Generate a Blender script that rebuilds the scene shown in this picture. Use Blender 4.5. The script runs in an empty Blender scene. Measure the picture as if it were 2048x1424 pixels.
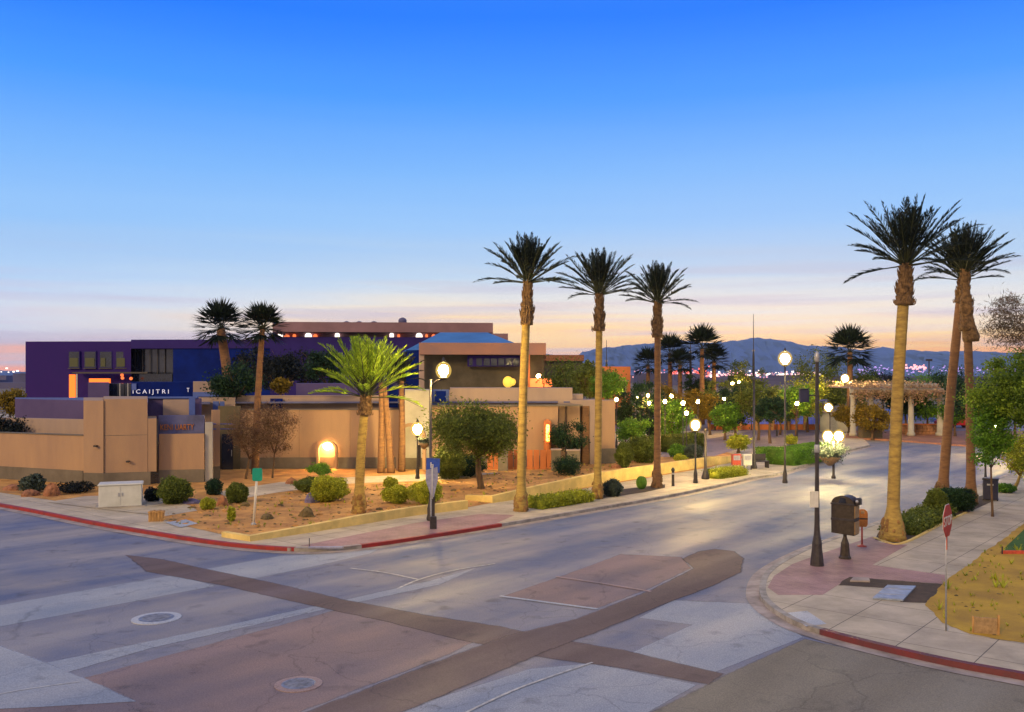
import bpy, bmesh, math, random
import numpy as np
from mathutils import Vector, Matrix
random.seed(7); rng = np.random.default_rng(11)
F = 1800.0; HY = 755.0; CH = 6.0; R = math.radians
sc = bpy.context.scene; COL = sc.collection
SW = 0.13                      # pavement height above the road

# ------------------------------------------------------------- pixel readings -> places on the ground
def Xp(px, Y): return (px - 1024.0) * Y / F
def zp(py, Y): return CH - (py - HY) * Y / F
def G(px, py, z=0.0):
    Y = (CH - z) * F / (py - HY)
    return (Xp(px, Y), Y, z)
def S(px, py): return G(px, py, SW)

# ------------------------------------------------------------- object bookkeeping
def tag(o, label=None, cat=None, group=None, kind=None):
    if label: o['label'] = label
    if cat: o['category'] = cat
    if group: o['group'] = group
    if kind: o['kind'] = kind
    return o
def empty(name, loc, rz=0.0, label=None, cat=None, group=None):
    o = bpy.data.objects.new(name, None); COL.objects.link(o)
    o.empty_display_size = 0.3
    o.location = loc; o.rotation_euler = (0, 0, rz)
    return tag(o, label, cat, group)
def root_loc(p):
    while p.parent: p = p.parent
    return Vector(p.location)
def link_mesh(name, me, m, parent=None, loc=None):
    o = bpy.data.objects.new(name, me); COL.objects.link(o)
    if m is not None and not me.materials: me.materials.append(m)
    if parent: o.parent = parent
    if loc is not None: o.location = loc
    return o
def children(o): return [c for c in bpy.data.objects if c.parent == o]
def copy_tree(o, parent=None):
    c = o.copy(); COL.objects.link(c); c.parent = parent
    for ch in children(o): copy_tree(ch, c)
    return c

class MB:
    def __init__(s): s.v = []; s.f = []; s.sm = []
    def add(s, vs, fs, smooth=False):
        n = len(s.v); s.v += [tuple(v) for v in vs]
        s.f += [tuple(i + n for i in f) for f in fs]; s.sm += [smooth] * len(fs); return s
    def box(s, x0, x1, y0, y1, z0, z1):
        return s.add([(x0,y0,z0),(x1,y0,z0),(x1,y1,z0),(x0,y1,z0),(x0,y0,z1),(x1,y0,z1),(x1,y1,z1),(x0,y1,z1)],
                     [(0,3,2,1),(4,5,6,7),(0,1,5,4),(1,2,6,5),(2,3,7,6),(3,0,4,7)])
    def bbox(s, x0, x1, y0, y1, z0, z1, b=0.01):   # box with chamfered upright edges and top
        pts = [(x0+b,y0),(x1-b,y0),(x1,y0+b),(x1,y1-b),(x1-b,y1),(x0+b,y1),(x0,y1-b),(x0,y0+b)]
        cx=(x0+x1)/2; cy=(y0+y1)/2
        top=[(x-(b if x>cx else -b), y-(b if y>cy else -b)) for x,y in pts]
        vs=[(x,y,z0) for x,y in pts]+[(x,y,z1-b) for x,y in pts]+[(x,y,z1) for x,y in top]
        fs=[tuple(range(7,-1,-1)), tuple(range(16,24))]
        for r in (0,8):
            for i in range(8): j=(i+1)%8; fs.append((r+i,r+j,r+8+j,r+8+i))
        return s.add(vs,fs)
    def prism(s, pts, z0, z1):
        n = len(pts)
        a = sum(pts[i][0]*pts[(i+1)%n][1]-pts[(i+1)%n][0]*pts[i][1] for i in range(n))
        if a < 0: pts = pts[::-1]
        vs = [(p[0],p[1],z0) for p in pts] + [(p[0],p[1],z1) for p in pts]
        fs = [tuple(range(n-1,-1,-1)), tuple(range(n,2*n))] + [(i,(i+1)%n,n+(i+1)%n,n+i) for i in range(n)]
        return s.add(vs, fs)
    def sheet(s, pts, z):
        n = len(pts)
        a = sum(pts[i][0]*pts[(i+1)%n][1]-pts[(i+1)%n][0]*pts[i][1] for i in range(n))
        if a < 0: pts = pts[::-1]
        return s.add([(p[0],p[1],z) for p in pts], [tuple(range(n))])
    def tube(s, pts, rad, n=8, cap=True):
        pts = [Vector(p) for p in pts]
        if not hasattr(rad,'__len__'): rad = [rad]*len(pts)
        vs=[]; fs=[]; ref=None
        for i,p in enumerate(pts):
            t = (pts[min(i+1,len(pts)-1)] - pts[max(i-1,0)]).normalized()
            if ref is None: ref = Vector((1,0,0)) if abs(t.x)<0.8 else Vector((0,1,0))
            a = (ref - t*ref.dot(t)).normalized(); b = t.cross(a); ref = a
            for k in range(n):
                th = 2*math.pi*k/n
                vs.append(p + (a*math.cos(th)+b*math.sin(th))*rad[i])
        for i in range(len(pts)-1):
            for k in range(n):
                k2=(k+1)%n; fs.append((i*n+k,i*n+k2,(i+1)*n+k2,(i+1)*n+k))
        if cap: fs += [tuple(range(n-1,-1,-1)), tuple(range((len(pts)-1)*n, len(pts)*n))]
        return s.add(vs, fs, True)
    def lathe(s, prof, c=(0,0,0), n=16, smooth=True):
        vs=[];fs=[]
        for r,z in prof:
            for k in range(n):
                th=2*math.pi*k/n; vs.append((c[0]+r*math.cos(th), c[1]+r*math.sin(th), c[2]+z))
        m=len(prof)
        for i in range(m-1):
            for k in range(n):
                k2=(k+1)%n; fs.append((i*n+k,i*n+k2,(i+1)*n+k2,(i+1)*n+k))
        fs += [tuple(range(n-1,-1,-1)), tuple(range((m-1)*n,m*n))]
        return s.add(vs,fs,smooth)
    def ball(s, c, r, sz=1.0, n=14, m=9):
        prof=[(max(1e-3, r*math.sin(math.pi*i/m)), -r*sz*math.cos(math.pi*i/m)) for i in range(m+1)]
        return s.lathe(prof, c, n)
    def rock(s, c, rx, ry, rz, seed=0, n=12, m=7):
        rr=random.Random(seed); vs=[];fs=[]
        ph=[rr.uniform(0,6) for _ in range(6)]
        for i in range(m+1):
            a=math.pi*0.5*i/m
            for k in range(n):
                th=2*math.pi*k/n
                q=1+0.16*math.sin(2*th+ph[0])+0.12*math.sin(3*th+ph[1]+a*2)+0.09*math.sin(5*th+ph[2]-a*3)+rr.uniform(-.06,.06)
                vs.append((c[0]+rx*q*math.cos(a)*math.cos(th), c[1]+ry*q*math.cos(a)*math.sin(th), c[2]-0.03+rz*math.sin(a)*(1+.08*math.sin(th*2+ph[3]))))
        for i in range(m):
            for k in range(n):
                k2=(k+1)%n; fs.append((i*n+k,i*n+k2,(i+1)*n+k2,(i+1)*n+k))
        return s.add(vs,fs,False)
    def slab(s, pa, Ya, pb, Yb, z0, z1, t=0.2, off=0.0):   # upright panel between two plan points seen at columns pa, pb
        a=Vector((Xp(pa,Ya),Ya,0)); b=Vector((Xp(pb,Yb),Yb,0)); d=(b-a).normalized(); nrm=Vector((d.y,-d.x,0))
        if nrm.y>0: nrm=-nrm
        f0=a+nrm*off; f1=b+nrm*off; g1=f1-nrm*t; g0=f0-nrm*t
        return s.prism([f0[:2],f1[:2],g1[:2],g0[:2]], z0, z1)
    def mesh(s, name, shift=None):
        vs = s.v if shift is None else [(v[0]-shift[0],v[1]-shift[1],v[2]-shift[2]) for v in s.v]
        me = bpy.data.meshes.new(name); me.from_pydata(vs, [], s.f)
        me.polygons.foreach_set('use_smooth', s.sm); me.update(); return me
    def build(s, name, m, parent=None, loc=None, world=False):
        sh = None
        if world: sh = root_loc(parent) if parent else loc
        return link_mesh(name, s.mesh(name, sh), m, parent, loc)

# ------------------------------------------------------------- materials
def lin(c):
    return tuple((x/12.92 if x<=0.04045 else ((x+0.055)/1.055)**2.4) for x in [v/255.0 for v in c])
MATS = {}
def mat(name, col, rough=0.8, var=0.15, scale=4.0, bump=0.0, bscale=None, metal=0.0, stretch=None, col2=None, spec=0.4, trans=0.0, world=False, coat=0.0):
    m = bpy.data.materials.new(name); m.use_nodes = True; MATS[name]=m
    nt = m.node_tree; N = nt.nodes; L = nt.links; b = N['Principled BSDF']
    b.inputs['Roughness'].default_value = rough; b.inputs['Metallic'].default_value = metal
    b.inputs['Specular IOR Level'].default_value = spec
    if coat: b.inputs['Coat Weight'].default_value = coat
    if world:
        g = N.new('ShaderNodeNewGeometry'); src = g.outputs['Position']
    else:
        g = N.new('ShaderNodeTexCoord'); src = g.outputs['Object']
    mp = N.new('ShaderNodeMapping'); L.new(src, mp.inputs['Vector'])
    if stretch: mp.inputs['Scale'].default_value = stretch
    n1 = N.new('ShaderNodeTexNoise'); n1.inputs['Scale'].default_value = scale; n1.inputs['Detail'].default_value = 6; n1.inputs['Roughness'].default_value=0.65
    L.new(mp.outputs[0], n1.inputs['Vector'])
    mx = N.new('ShaderNodeMix'); mx.data_type='RGBA'
    c2 = col2 if col2 else tuple(x*(1-2*var) for x in col)
    mx.inputs[6].default_value = (*[min(1,x*(1+var)) for x in col],1) if not col2 else (*col,1)
    mx.inputs[7].default_value = (*c2,1)
    rp = N.new('ShaderNodeMapRange'); rp.inputs[1].default_value=0.35; rp.inputs[2].default_value=0.65
    L.new(n1.outputs[0], rp.inputs[0]); L.new(rp.outputs[0], mx.inputs[0]); L.new(mx.outputs[2], b.inputs['Base Color'])
    if bump:
        n2 = N.new('ShaderNodeTexNoise'); n2.inputs['Scale'].default_value = bscale or scale*6; n2.inputs['Detail'].default_value=5
        L.new(src, n2.inputs['Vector'])
        bp = N.new('ShaderNodeBump'); bp.inputs['Strength'].default_value=bump; bp.inputs['Distance'].default_value=0.03
        L.new(n2.outputs[0], bp.inputs['Height']); L.new(bp.outputs[0], b.inputs['Normal'])
    if trans:
        tr = N.new('ShaderNodeBsdfTranslucent'); L.new(mx.outputs[2], tr.inputs[0])
        ms = N.new('ShaderNodeMixShader'); ms.inputs[0].default_value=trans
        L.new(b.outputs[0], ms.inputs[1]); L.new(tr.outputs[0], ms.inputs[2]); L.new(ms.outputs[0], N['Material Output'].inputs[0])
    return m
def emat(name, col, st):
    m = bpy.data.materials.new(name); m.use_nodes=True; b=m.node_tree.nodes['Principled BSDF']
    b.inputs['Base Color'].default_value=(*[min(1,c) for c in col],1)
    b.inputs['Emission Color'].default_value=(*col,1); b.inputs['Emission Strength'].default_value=st
    return m
def leafmat(name, c1, c2, trans=0.35):
    m = mat(name, c1, rough=0.6, scale=1.3, col2=c2, trans=trans, spec=0.25)
    nt=m.node_tree; N=nt.nodes; L=nt.links                # a different tone for each leaf on top of the clumps
    g=N.new('ShaderNodeNewGeometry'); hs=N.new('ShaderNodeHueSaturation')
    mr=N.new('ShaderNodeMapRange'); mr.inputs[3].default_value=0.6; mr.inputs[4].default_value=1.45
    L.new(g.outputs['Random Per Island'], mr.inputs[0]); L.new(mr.outputs[0], hs.inputs['Value'])
    mix=[n for n in N if n.bl_idname=='ShaderNodeMix'][0]
    for lk in list(mix.outputs[2].links):
        t=lk.to_socket; L.remove(lk); L.new(hs.outputs[0], t)
    L.new(mix.outputs[2], hs.inputs['Color'])
    return m

ROT = R(40.5)    # the street runs 40.5 degrees to the right of the view
def paved(name, c1, c2, tile, joint=0.012, bump=0.15, off=0.0, rough=0.75, mort=(0.09,0.085,0.08), sp=0.3, loc=(0,0,0)):
    m = bpy.data.materials.new(name); m.use_nodes=True; nt=m.node_tree; N=nt.nodes; L=nt.links; b=N['Principled BSDF']
    g=N.new('ShaderNodeNewGeometry'); mp=N.new('ShaderNodeMapping'); mp.inputs['Rotation'].default_value=(0,0,ROT-math.pi/2+math.pi/2)
    mp.inputs['Location'].default_value=loc
    L.new(g.outputs['Position'], mp.inputs['Vector'])
    br=N.new('ShaderNodeTexBrick'); br.offset=off; br.inputs['Scale'].default_value=1.0
    br.inputs['Brick Width'].default_value=tile[0]; br.inputs['Row Height'].default_value=tile[1]; br.inputs['Mortar Size'].default_value=joint
    br.inputs['Mortar Smooth'].default_value=0.3
    br.inputs['Color1'].default_value=(*c1,1); br.inputs['Color2'].default_value=(*c2,1); br.inputs['Mortar'].default_value=(*mort,1)
    L.new(mp.outputs[0], br.inputs['Vector'])
    n=N.new('ShaderNodeTexNoise'); n.inputs['Scale'].default_value=0.6; n.inputs['Detail'].default_value=9; n.inputs['Roughness'].default_value=0.7
    L.new(g.outputs['Position'], n.inputs['Vector'])
    mr=N.new('ShaderNodeMapRange'); mr.inputs[1].default_value=0.3; mr.inputs[2].default_value=0.7; mr.inputs[3].default_value=0.62; mr.inputs[4].default_value=1.22
    L.new(n.outputs[0], mr.inputs[0])
    hs=N.new('ShaderNodeHueSaturation'); L.new(br.outputs['Color'], hs.inputs['Color']); L.new(mr.outputs[0], hs.inputs['Value']); L.new(hs.outputs[0], b.inputs['Base Color'])
    b.inputs['Roughness'].default_value=rough; b.inputs['Specular IOR Level'].default_value=sp
    n2=N.new('ShaderNodeTexNoise'); n2.inputs['Scale'].default_value=45; L.new(g.outputs['Position'], n2.inputs['Vector'])
    bp=N.new('ShaderNodeBump'); bp.inputs['Strength'].default_value=bump; bp.inputs['Distance'].default_value=0.01
    L.new(n2.outputs[0], bp.inputs['Height']); L.new(bp.outputs[0], b.inputs['Normal'])
    return m
def roadmat(name, c1, c2, rough=0.67, streak=1.0, sp=0.5):
    m = bpy.data.materials.new(name); m.use_nodes=True; nt=m.node_tree; N=nt.nodes; L=nt.links; b=N['Principled BSDF']
    g=N.new('ShaderNodeNewGeometry')
    mp=N.new('ShaderNodeMapping'); mp.vector_type='POINT'; mp.inputs['Rotation'].default_value=(0,0,ROT); mp.inputs['Scale'].default_value=(0.9,0.07,1)
    L.new(g.outputs['Position'], mp.inputs['Vector'])
    rt=N.new('ShaderNodeVectorRotate'); rt.rotation_type='Z_AXIS'; rt.inputs['Angle'].default_value=ROT
    L.new(g.outputs['Position'], rt.inputs['Vector'])
    sc_=N.new('ShaderNodeVectorMath'); sc_.operation='MULTIPLY'; sc_.inputs[1].default_value=(0.55,0.06,1); L.new(rt.outputs[0], sc_.inputs[0])
    a=N.new('ShaderNodeTexNoise'); a.inputs['Scale'].default_value=1.0; a.inputs['Detail'].default_value=5; L.new(sc_.outputs[0], a.inputs['Vector'])
    n=N.new('ShaderNodeTexNoise'); n.inputs['Scale'].default_value=0.22; n.inputs['Detail'].default_value=8; n.inputs['Roughness'].default_value=0.62; L.new(g.outputs['Position'], n.inputs['Vector'])
    ad=N.new('ShaderNodeMath'); ad.operation='ADD'; L.new(a.outputs[0], ad.inputs[0]); L.new(n.outputs[0], ad.inputs[1])
    mr=N.new('ShaderNodeMapRange'); mr.inputs[1].default_value=0.8; mr.inputs[2].default_value=1.2; L.new(ad.outputs[0], mr.inputs[0])
    mx=N.new('ShaderNodeMix'); mx.data_type='RGBA'; mx.inputs[6].default_value=(*c1,1); mx.inputs[7].default_value=(*c2,1); L.new(mr.outputs[0], mx.inputs[0])
    f=N.new('ShaderNodeTexNoise'); f.inputs['Scale'].default_value=30; f.inputs['Detail'].default_value=4; L.new(g.outputs['Position'], f.inputs['Vector'])
    fr=N.new('ShaderNodeMapRange'); fr.inputs[1].default_value=0.3; fr.inputs[2].default_value=0.7; fr.inputs[3].default_value=0.78; fr.inputs[4].default_value=1.2; L.new(f.outputs[0], fr.inputs[0])
    f2=N.new('ShaderNodeTexNoise'); f2.inputs['Scale'].default_value=85; f2.inputs['Detail'].default_value=3; L.new(g.outputs['Position'], f2.inputs['Vector'])
    fr2=N.new('ShaderNodeMapRange'); fr2.inputs[1].default_value=0.3; fr2.inputs[2].default_value=0.7; fr2.inputs[3].default_value=0.72; fr2.inputs[4].default_value=1.28; L.new(f2.outputs[0], fr2.inputs[0])
    # drips and oil blots
    ob_=N.new('ShaderNodeTexNoise'); ob_.inputs['Scale'].default_value=1.3; ob_.inputs['Detail'].default_value=3; L.new(g.outputs['Position'], ob_.inputs['Vector'])
    fo=N.new('ShaderNodeMapRange'); fo.inputs[1].default_value=0.60; fo.inputs[2].default_value=0.74; fo.inputs[3].default_value=1.0; fo.inputs[4].default_value=0.62; L.new(ob_.outputs[0], fo.inputs[0])
    mu0=N.new('ShaderNodeMath'); mu0.operation='MULTIPLY'; L.new(fr2.outputs[0],mu0.inputs[0]); L.new(fo.outputs[0],mu0.inputs[1])
    # hairline cracks
    vo=N.new('ShaderNodeTexVoronoi'); vo.feature='DISTANCE_TO_EDGE'; vo.inputs['Scale'].default_value=0.28
    wn=N.new('ShaderNodeTexNoise'); wn.inputs['Scale'].default_value=0.9; wn.inputs['Detail'].default_value=6; L.new(g.outputs['Position'], wn.inputs['Vector'])
    wa=N.new('ShaderNodeVectorMath'); wa.operation='MULTIPLY_ADD'; wa.inputs[1].default_value=(1.6,1.6,0); L.new(wn.outputs['Color'], wa.inputs[0]); L.new(g.outputs['Position'], wa.inputs[2])
    L.new(wa.outputs[0], vo.inputs['Vector'])
    cr=N.new('ShaderNodeMapRange'); cr.inputs[1].default_value=0.0; cr.inputs[2].default_value=0.007; cr.inputs[3].default_value=0.72; cr.inputs[4].default_value=1.0; L.new(vo.outputs[0], cr.inputs[0])
    mu1=N.new('ShaderNodeMath'); mu1.operation='MULTIPLY'; L.new(fr.outputs[0], mu1.inputs[0]); L.new(cr.outputs[0], mu1.inputs[1]); mu=N.new('ShaderNodeMath'); mu.operation='MULTIPLY'; L.new(mu1.outputs[0],mu.inputs[0]); L.new(mu0.outputs[0],mu.inputs[1])
    hs=N.new('ShaderNodeHueSaturation'); L.new(mx.outputs[2], hs.inputs['Color']); L.new(mu.outputs[0], hs.inputs['Value']); L.new(hs.outputs[0], b.inputs['Base Color'])
    rr=N.new('ShaderNodeMapRange'); rr.inputs[1].default_value=0.35; rr.inputs[2].default_value=0.65; rr.inputs[3].default_value=rough-0.12; rr.inputs[4].default_value=rough+0.15
    L.new(a.outputs[0], rr.inputs[0]); L.new(rr.outputs[0], b.inputs['Roughness'])
    b.inputs['Specular IOR Level'].default_value=sp
    bp=N.new('ShaderNodeBump'); bp.inputs['Strength'].default_value=0.25; bp.inputs['Distance'].default_value=0.01
    L.new(f.outputs[0], bp.inputs['Height']); L.new(bp.outputs[0], b.inputs['Normal'])
    return m

M = dict(
 asphalt=roadmat('asphalt',(0.30,0.27,0.26),(0.10,0.125,0.23)),
 asph_dark=roadmat('dark asphalt',(0.19,0.125,0.10),(0.12,0.08,0.075)),
 asph_brown=roadmat('brown asphalt',(0.27,0.235,0.17),(0.19,0.165,0.13),rough=0.75),
 asph_red=roadmat('reddish asphalt',(0.42,0.27,0.22),(0.25,0.19,0.20)),
 slab_light=roadmat('pale road concrete',(0.46,0.47,0.50),(0.28,0.33,0.44)),
 lot=roadmat('lot asphalt',(0.19,0.16,0.22),(0.14,0.12,0.18)),
 sidewalk=paved('pavement concrete',(0.52,0.44,0.33),(0.46,0.39,0.31),(1.6,1.6),0.012),
 pink=paved('pink pavers',(0.40,0.24,0.23),(0.33,0.20,0.21),(0.2,0.1),0.006,off=0.5,mort=(0.26,0.17,0.16)),
 plaza=paved('red plaza pavers',(0.42,0.19,0.12),(0.36,0.17,0.12),(0.4,0.2),0.01,off=0.5,mort=(0.25,0.14,0.1)),
 sand=mat('garden gravel',(0.64,0.34,0.10),0.95,scale=0.9,col2=(0.34,0.16,0.055),bump=0.8,bscale=30,world=True),
 sand_y=mat('yellow-lit dirt',(0.50,0.31,0.035),0.95,scale=0.8,col2=(0.33,0.19,0.035),bump=0.7,bscale=22,world=True),  # yellow of a street lamp out of view is put into the ground colour
 dirt=mat('desert dirt',(0.20,0.15,0.11),0.95,scale=0.02,col2=(0.12,0.10,0.08),world=True),
 soil=mat('dark soil',(0.09,0.06,0.045),0.95,scale=3,col2=(0.05,0.038,0.03),bump=0.8,world=True),
 grass_g=mat('lawn ground',(0.05,0.14,0.02),0.9,scale=4,col2=(0.03,0.09,0.015),bump=0.8,bscale=60,world=True),
 kerb_red=mat('red kerb paint',(0.36,0.025,0.02),0.6,scale=3,col2=(0.20,0.03,0.03),bump=0.3,world=True),
 kerb_mar=mat('faded maroon kerb paint',(0.17,0.03,0.035),0.6,scale=2,col2=(0.10,0.035,0.04),bump=0.3,world=True),
 kerb=mat('kerb concrete',(0.34,0.31,0.29),0.8,var=0.2,scale=2,bump=0.3,world=True),
 gutter=mat('gutter concrete',(0.36,0.30,0.28),0.75,var=0.2,scale=1.5,bump=0.2,world=True),
 wall_cream=mat('cream garden wall',(0.74,0.55,0.20),0.85,var=0.12,scale=1.2,bump=0.4,bscale=25,world=True),
 paint=mat('worn white paint',(0.55,0.55,0.55),0.6,scale=6,col2=(0.28,0.28,0.3),world=True),
 steel=mat('steel plate',(0.33,0.38,0.48),0.4,var=0.15,scale=5,metal=0.3),
 iron=mat('cast iron',(0.27,0.28,0.32),0.5,var=0.2,scale=9,metal=0.5),
 stucco=mat('tan stucco',(0.42,0.27,0.17),0.9,scale=0.8,stretch=(1,1,.22),col2=(0.34,0.22,0.155),bump=0.35,bscale=14,world=True),
 stucco_j=mat('stucco joint',(0.20,0.14,0.10),0.95,var=0.1,scale=1,world=True),
 stucco2=mat('upper stucco',(0.38,0.28,0.235),0.9,scale=0.8,stretch=(1,1,.22),col2=(0.31,0.235,0.22),bump=0.35,bscale=14,world=True),
 stucco_v=mat('violet stucco',(0.10,0.075,0.20),0.9,scale=0.3,col2=(0.075,0.055,0.17),bump=0.3,bscale=14,world=True),
 plinth=mat('grey plinth',(0.17,0.145,0.12),0.9,var=0.15,scale=0.6,bump=0.4,bscale=12,world=True),
 bluepaint=mat('blue fascia',(0.07,0.12,0.42),0.6,var=0.15,scale=0.6,world=True),
 bluepaint2=mat('deep blue panel',(0.002,0.014,0.17),0.7,spec=0.08,var=0.2,scale=0.4,world=True),
 fascia_d=mat('slate blue fascia',(0.10,0.11,0.26),0.7,var=0.2,scale=0.8,world=True),
 blueroof=mat('blue metal roof',(0.05,0.17,0.42),0.5,var=0.12,scale=0.3,world=True),
 roofm=mat('flat roof felt',(0.11,0.12,0.26),0.8,var=0.15,scale=0.5,world=True),
 violet=mat('purple wall paint',(0.036,0.014,0.145),0.75,spec=0.12,scale=0.12,col2=(0.026,0.013,0.13),bump=0.15,bscale=8,world=True),
 violet2=mat('violet band',(0.03,0.018,0.15),0.75,spec=0.12,var=0.1,scale=0.2,world=True),
 tanfar=mat('mauve stucco',(0.24,0.14,0.17),0.85,var=0.1,scale=0.2,world=True),
 tanfar2=mat('salmon stucco',(0.40,0.20,0.14),0.85,scale=0.15,col2=(0.25,0.16,0.16),world=True),
 orangew=mat('orange stucco',(0.52,0.17,0.06),0.85,var=0.12,scale=0.3,world=True),
 darkw=mat('dark olive wall',(0.10,0.085,0.06),0.85,var=0.2,scale=0.3,world=True),
 glass=mat('dark glass',(0.02,0.025,0.045),0.12,var=0.3,scale=0.5,spec=0.8,world=True),
 greyw=mat('pale grey wall',(0.42,0.40,0.38),0.8,var=0.1,scale=0.6,world=True),
 metal=mat('dark painted metal',(0.035,0.028,0.032),0.45,var=0.2,scale=8,spec=0.5),
 brownm=mat('brown meter metal',(0.045,0.033,0.026),0.45,var=0.2,scale=8),
 galv=mat('galvanised steel',(0.42,0.42,0.45),0.45,var=0.12,scale=12,metal=0.5),
 white=mat('white enamel',(0.66,0.64,0.60),0.5,var=0.06,scale=5),
 cabinet=mat('cabinet paint',(0.55,0.56,0.55),0.5,var=0.06,scale=2),
 green_s=mat('green sign face',(0.0,0.28,0.20),0.4,var=0.08,scale=5),
 blue_s=mat('blue sign face',(0.04,0.09,0.42),0.4,var=0.1,scale=9),
 red_s=mat('red sign face',(0.45,0.012,0.012),0.45,var=0.15,scale=7),
 signback=mat('sign aluminium',(0.36,0.36,0.48),0.4,var=0.12,scale=7,metal=0.3),
 orange_m=mat('orange meter paint',(0.45,0.16,0.03),0.5,var=0.15,scale=9),
 tan_m=mat('tan panel',(0.34,0.22,0.11),0.5,var=0.15,scale=9),
 red_m=mat('red flange paint',(0.5,0.08,0.05),0.5,var=0.15,scale=9),
 wood=mat('weathered wood',(0.45,0.25,0.09),0.8,var=0.25,scale=3,stretch=(8,8,1)),
 dark_face=mat('signal housing',(0.03,0.03,0.07),0.5,var=0.1,scale=5),
 trunk=mat('palm trunk',(0.45,0.31,0.08),0.9,scale=3.0,col2=(0.25,0.165,0.055),bump=1.0,bscale=14,stretch=(1,1,3.5)),
 trunk_b=mat('brown palm trunk',(0.24,0.125,0.06),0.9,scale=2.2,col2=(0.14,0.075,0.045),bump=0.9,bscale=9,stretch=(1,1,3.5)),
 rootm=mat('root flare bark',(0.34,0.19,0.06),0.95,scale=5,col2=(0.17,0.09,0.04),bump=1.0,bscale=18),
 boot=mat('palm boots',(0.24,0.14,0.065),0.95,scale=6,col2=(0.07,0.042,0.025),bump=1.0,bscale=16),
 bark=mat('tree bark',(0.15,0.09,0.055),0.95,scale=5,col2=(0.07,0.045,0.03),bump=1.0,bscale=20,stretch=(1,1,.3)),
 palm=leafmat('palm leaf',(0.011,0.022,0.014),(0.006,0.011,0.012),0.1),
 palm_l=leafmat('lamplit palm leaf',(0.34,0.48,0.03),(0.20,0.33,0.03),0.35),  # lamplight on the fronds is put into this brighter leaf colour
 rachis=mat('palm stalk',(0.035,0.045,0.02),0.7,var=0.2,scale=4),
 leaf_ol=leafmat('olive leaf',(0.17,0.21,0.035),(0.07,0.10,0.022)),
 leaf_dk=leafmat('dark leaf',(0.03,0.075,0.03),(0.014,0.035,0.022)),
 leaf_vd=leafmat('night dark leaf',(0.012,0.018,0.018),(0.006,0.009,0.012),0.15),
 leaf_gr=leafmat('bright green leaf',(0.16,0.33,0.03),(0.07,0.17,0.022)),
 leaf_mid=leafmat('mid green leaf',(0.24,0.35,0.035),(0.09,0.16,0.025)),
 leaf_pv=leafmat('warm-lit vine leaf',(0.52,0.33,0.24),(0.24,0.19,0.08)),  # warm glow of the lights among the vines put into the leaf colour
 leaf_yl=leafmat('yellow green leaf',(0.46,0.47,0.04),(0.24,0.29,0.028)),
 leaf_pk=leafmat('sparse pinkish leaf',(0.16,0.10,0.08),(0.08,0.07,0.035)),
 leaf_br=leafmat('dry brown leaf',(0.20,0.12,0.07),(0.10,0.065,0.045)),
 leaf_sg=leafmat('sage leaf',(0.10,0.13,0.10),(0.05,0.07,0.06)),
 rockr=mat('red rock',(0.30,0.13,0.07),0.9,var=0.3,scale=3,bump=0.8,bscale=9),
 rocko=mat('olive rock',(0.16,0.115,0.05),0.9,var=0.3,scale=3,bump=0.8,bscale=9),
 rockb=mat('bluish rock',(0.17,0.15,0.30),0.9,var=0.3,scale=3,bump=0.8,bscale=9),
 mount=mat('haze-blue mountain rock',(0.07,0.13,0.40),1.0,scale=0.0012,col2=(0.045,0.09,0.31),spec=0.0,world=True),  # blue of the distance haze is mixed into the rock colour
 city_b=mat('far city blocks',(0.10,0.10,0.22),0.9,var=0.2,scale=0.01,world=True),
 stone=mat('red stone wall',(0.30,0.15,0.09),0.9,var=0.3,scale=1.5,bump=1.0,bscale=5,world=True),
 leaf_lamplit=leafmat('lit yellow leaf',(0.30,0.20,0.022),(0.15,0.115,0.015)),  # yellow lamplight painted into the leaves of the background trees
)
def vcol(c): return c
E = dict(
 lamp=emat('lamp globe glass',(1.0,0.70,0.24),1300), lamp_s=emat('small lamp glass',(1.0,0.55,0.13),1300), lamp_far=emat('far lamp glass',(1.0,0.6,0.25),80),
 lamp_w=emat('bright lamp glass',(1.0,0.78,0.34),750),
 arch=emat('warm wall lamp',(1.0,0.45,0.12),170), orange=emat('orange lamp tube',(1.0,0.32,0.05),12),
 win_o=emat('lit orange doorway',(1.0,0.20,0.02),1.0), win_y=emat('lit yellow window',(0.9,0.6,0.08),0.9), win_dim=emat('dim window light',(0.03,0.035,0.01),0.2),
 win_r=emat('lit red window strip',(1.0,0.22,0.06),1.1), win_b=emat('blue shop glass',(0.10,0.13,0.55),0.35), letters=emat('lit letters',(0.7,0.72,0.95),0.33),
 orl=emat('orange letters',(0.8,0.28,0.06),0.35),
 pk=emat('pink city light',(1.0,0.45,0.5),1.3), wh=emat('white city light',(1.0,0.85,0.75),2.0), rd=emat('red city light',(1.0,0.15,0.12),1.3), pu=emat('purple city light',(0.5,0.35,0.95),0.9),
)

# ------------------------------------------------------------- camera
cd = bpy.data.cameras.new('camera'); cam = bpy.data.objects.new('camera', cd); COL.objects.link(cam)
cam.location=(0,0,CH); cam.rotation_euler=(math.pi/2,0,0); cd.sensor_width=36; cd.lens=36*F/2048; cd.shift_y=(HY-712)/2048; cd.clip_end=40000; cd.clip_start=0.1
sc.camera=cam
sc.view_settings.view_transform='Standard'; sc.view_settings.look='None'; sc.view_settings.exposure=0; sc.view_settings.gamma=1
sc.cycles.max_bounces=6; sc.cycles.diffuse_bounces=2; sc.cycles.sample_clamp_indirect=3; sc.cycles.use_denoising=True

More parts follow.
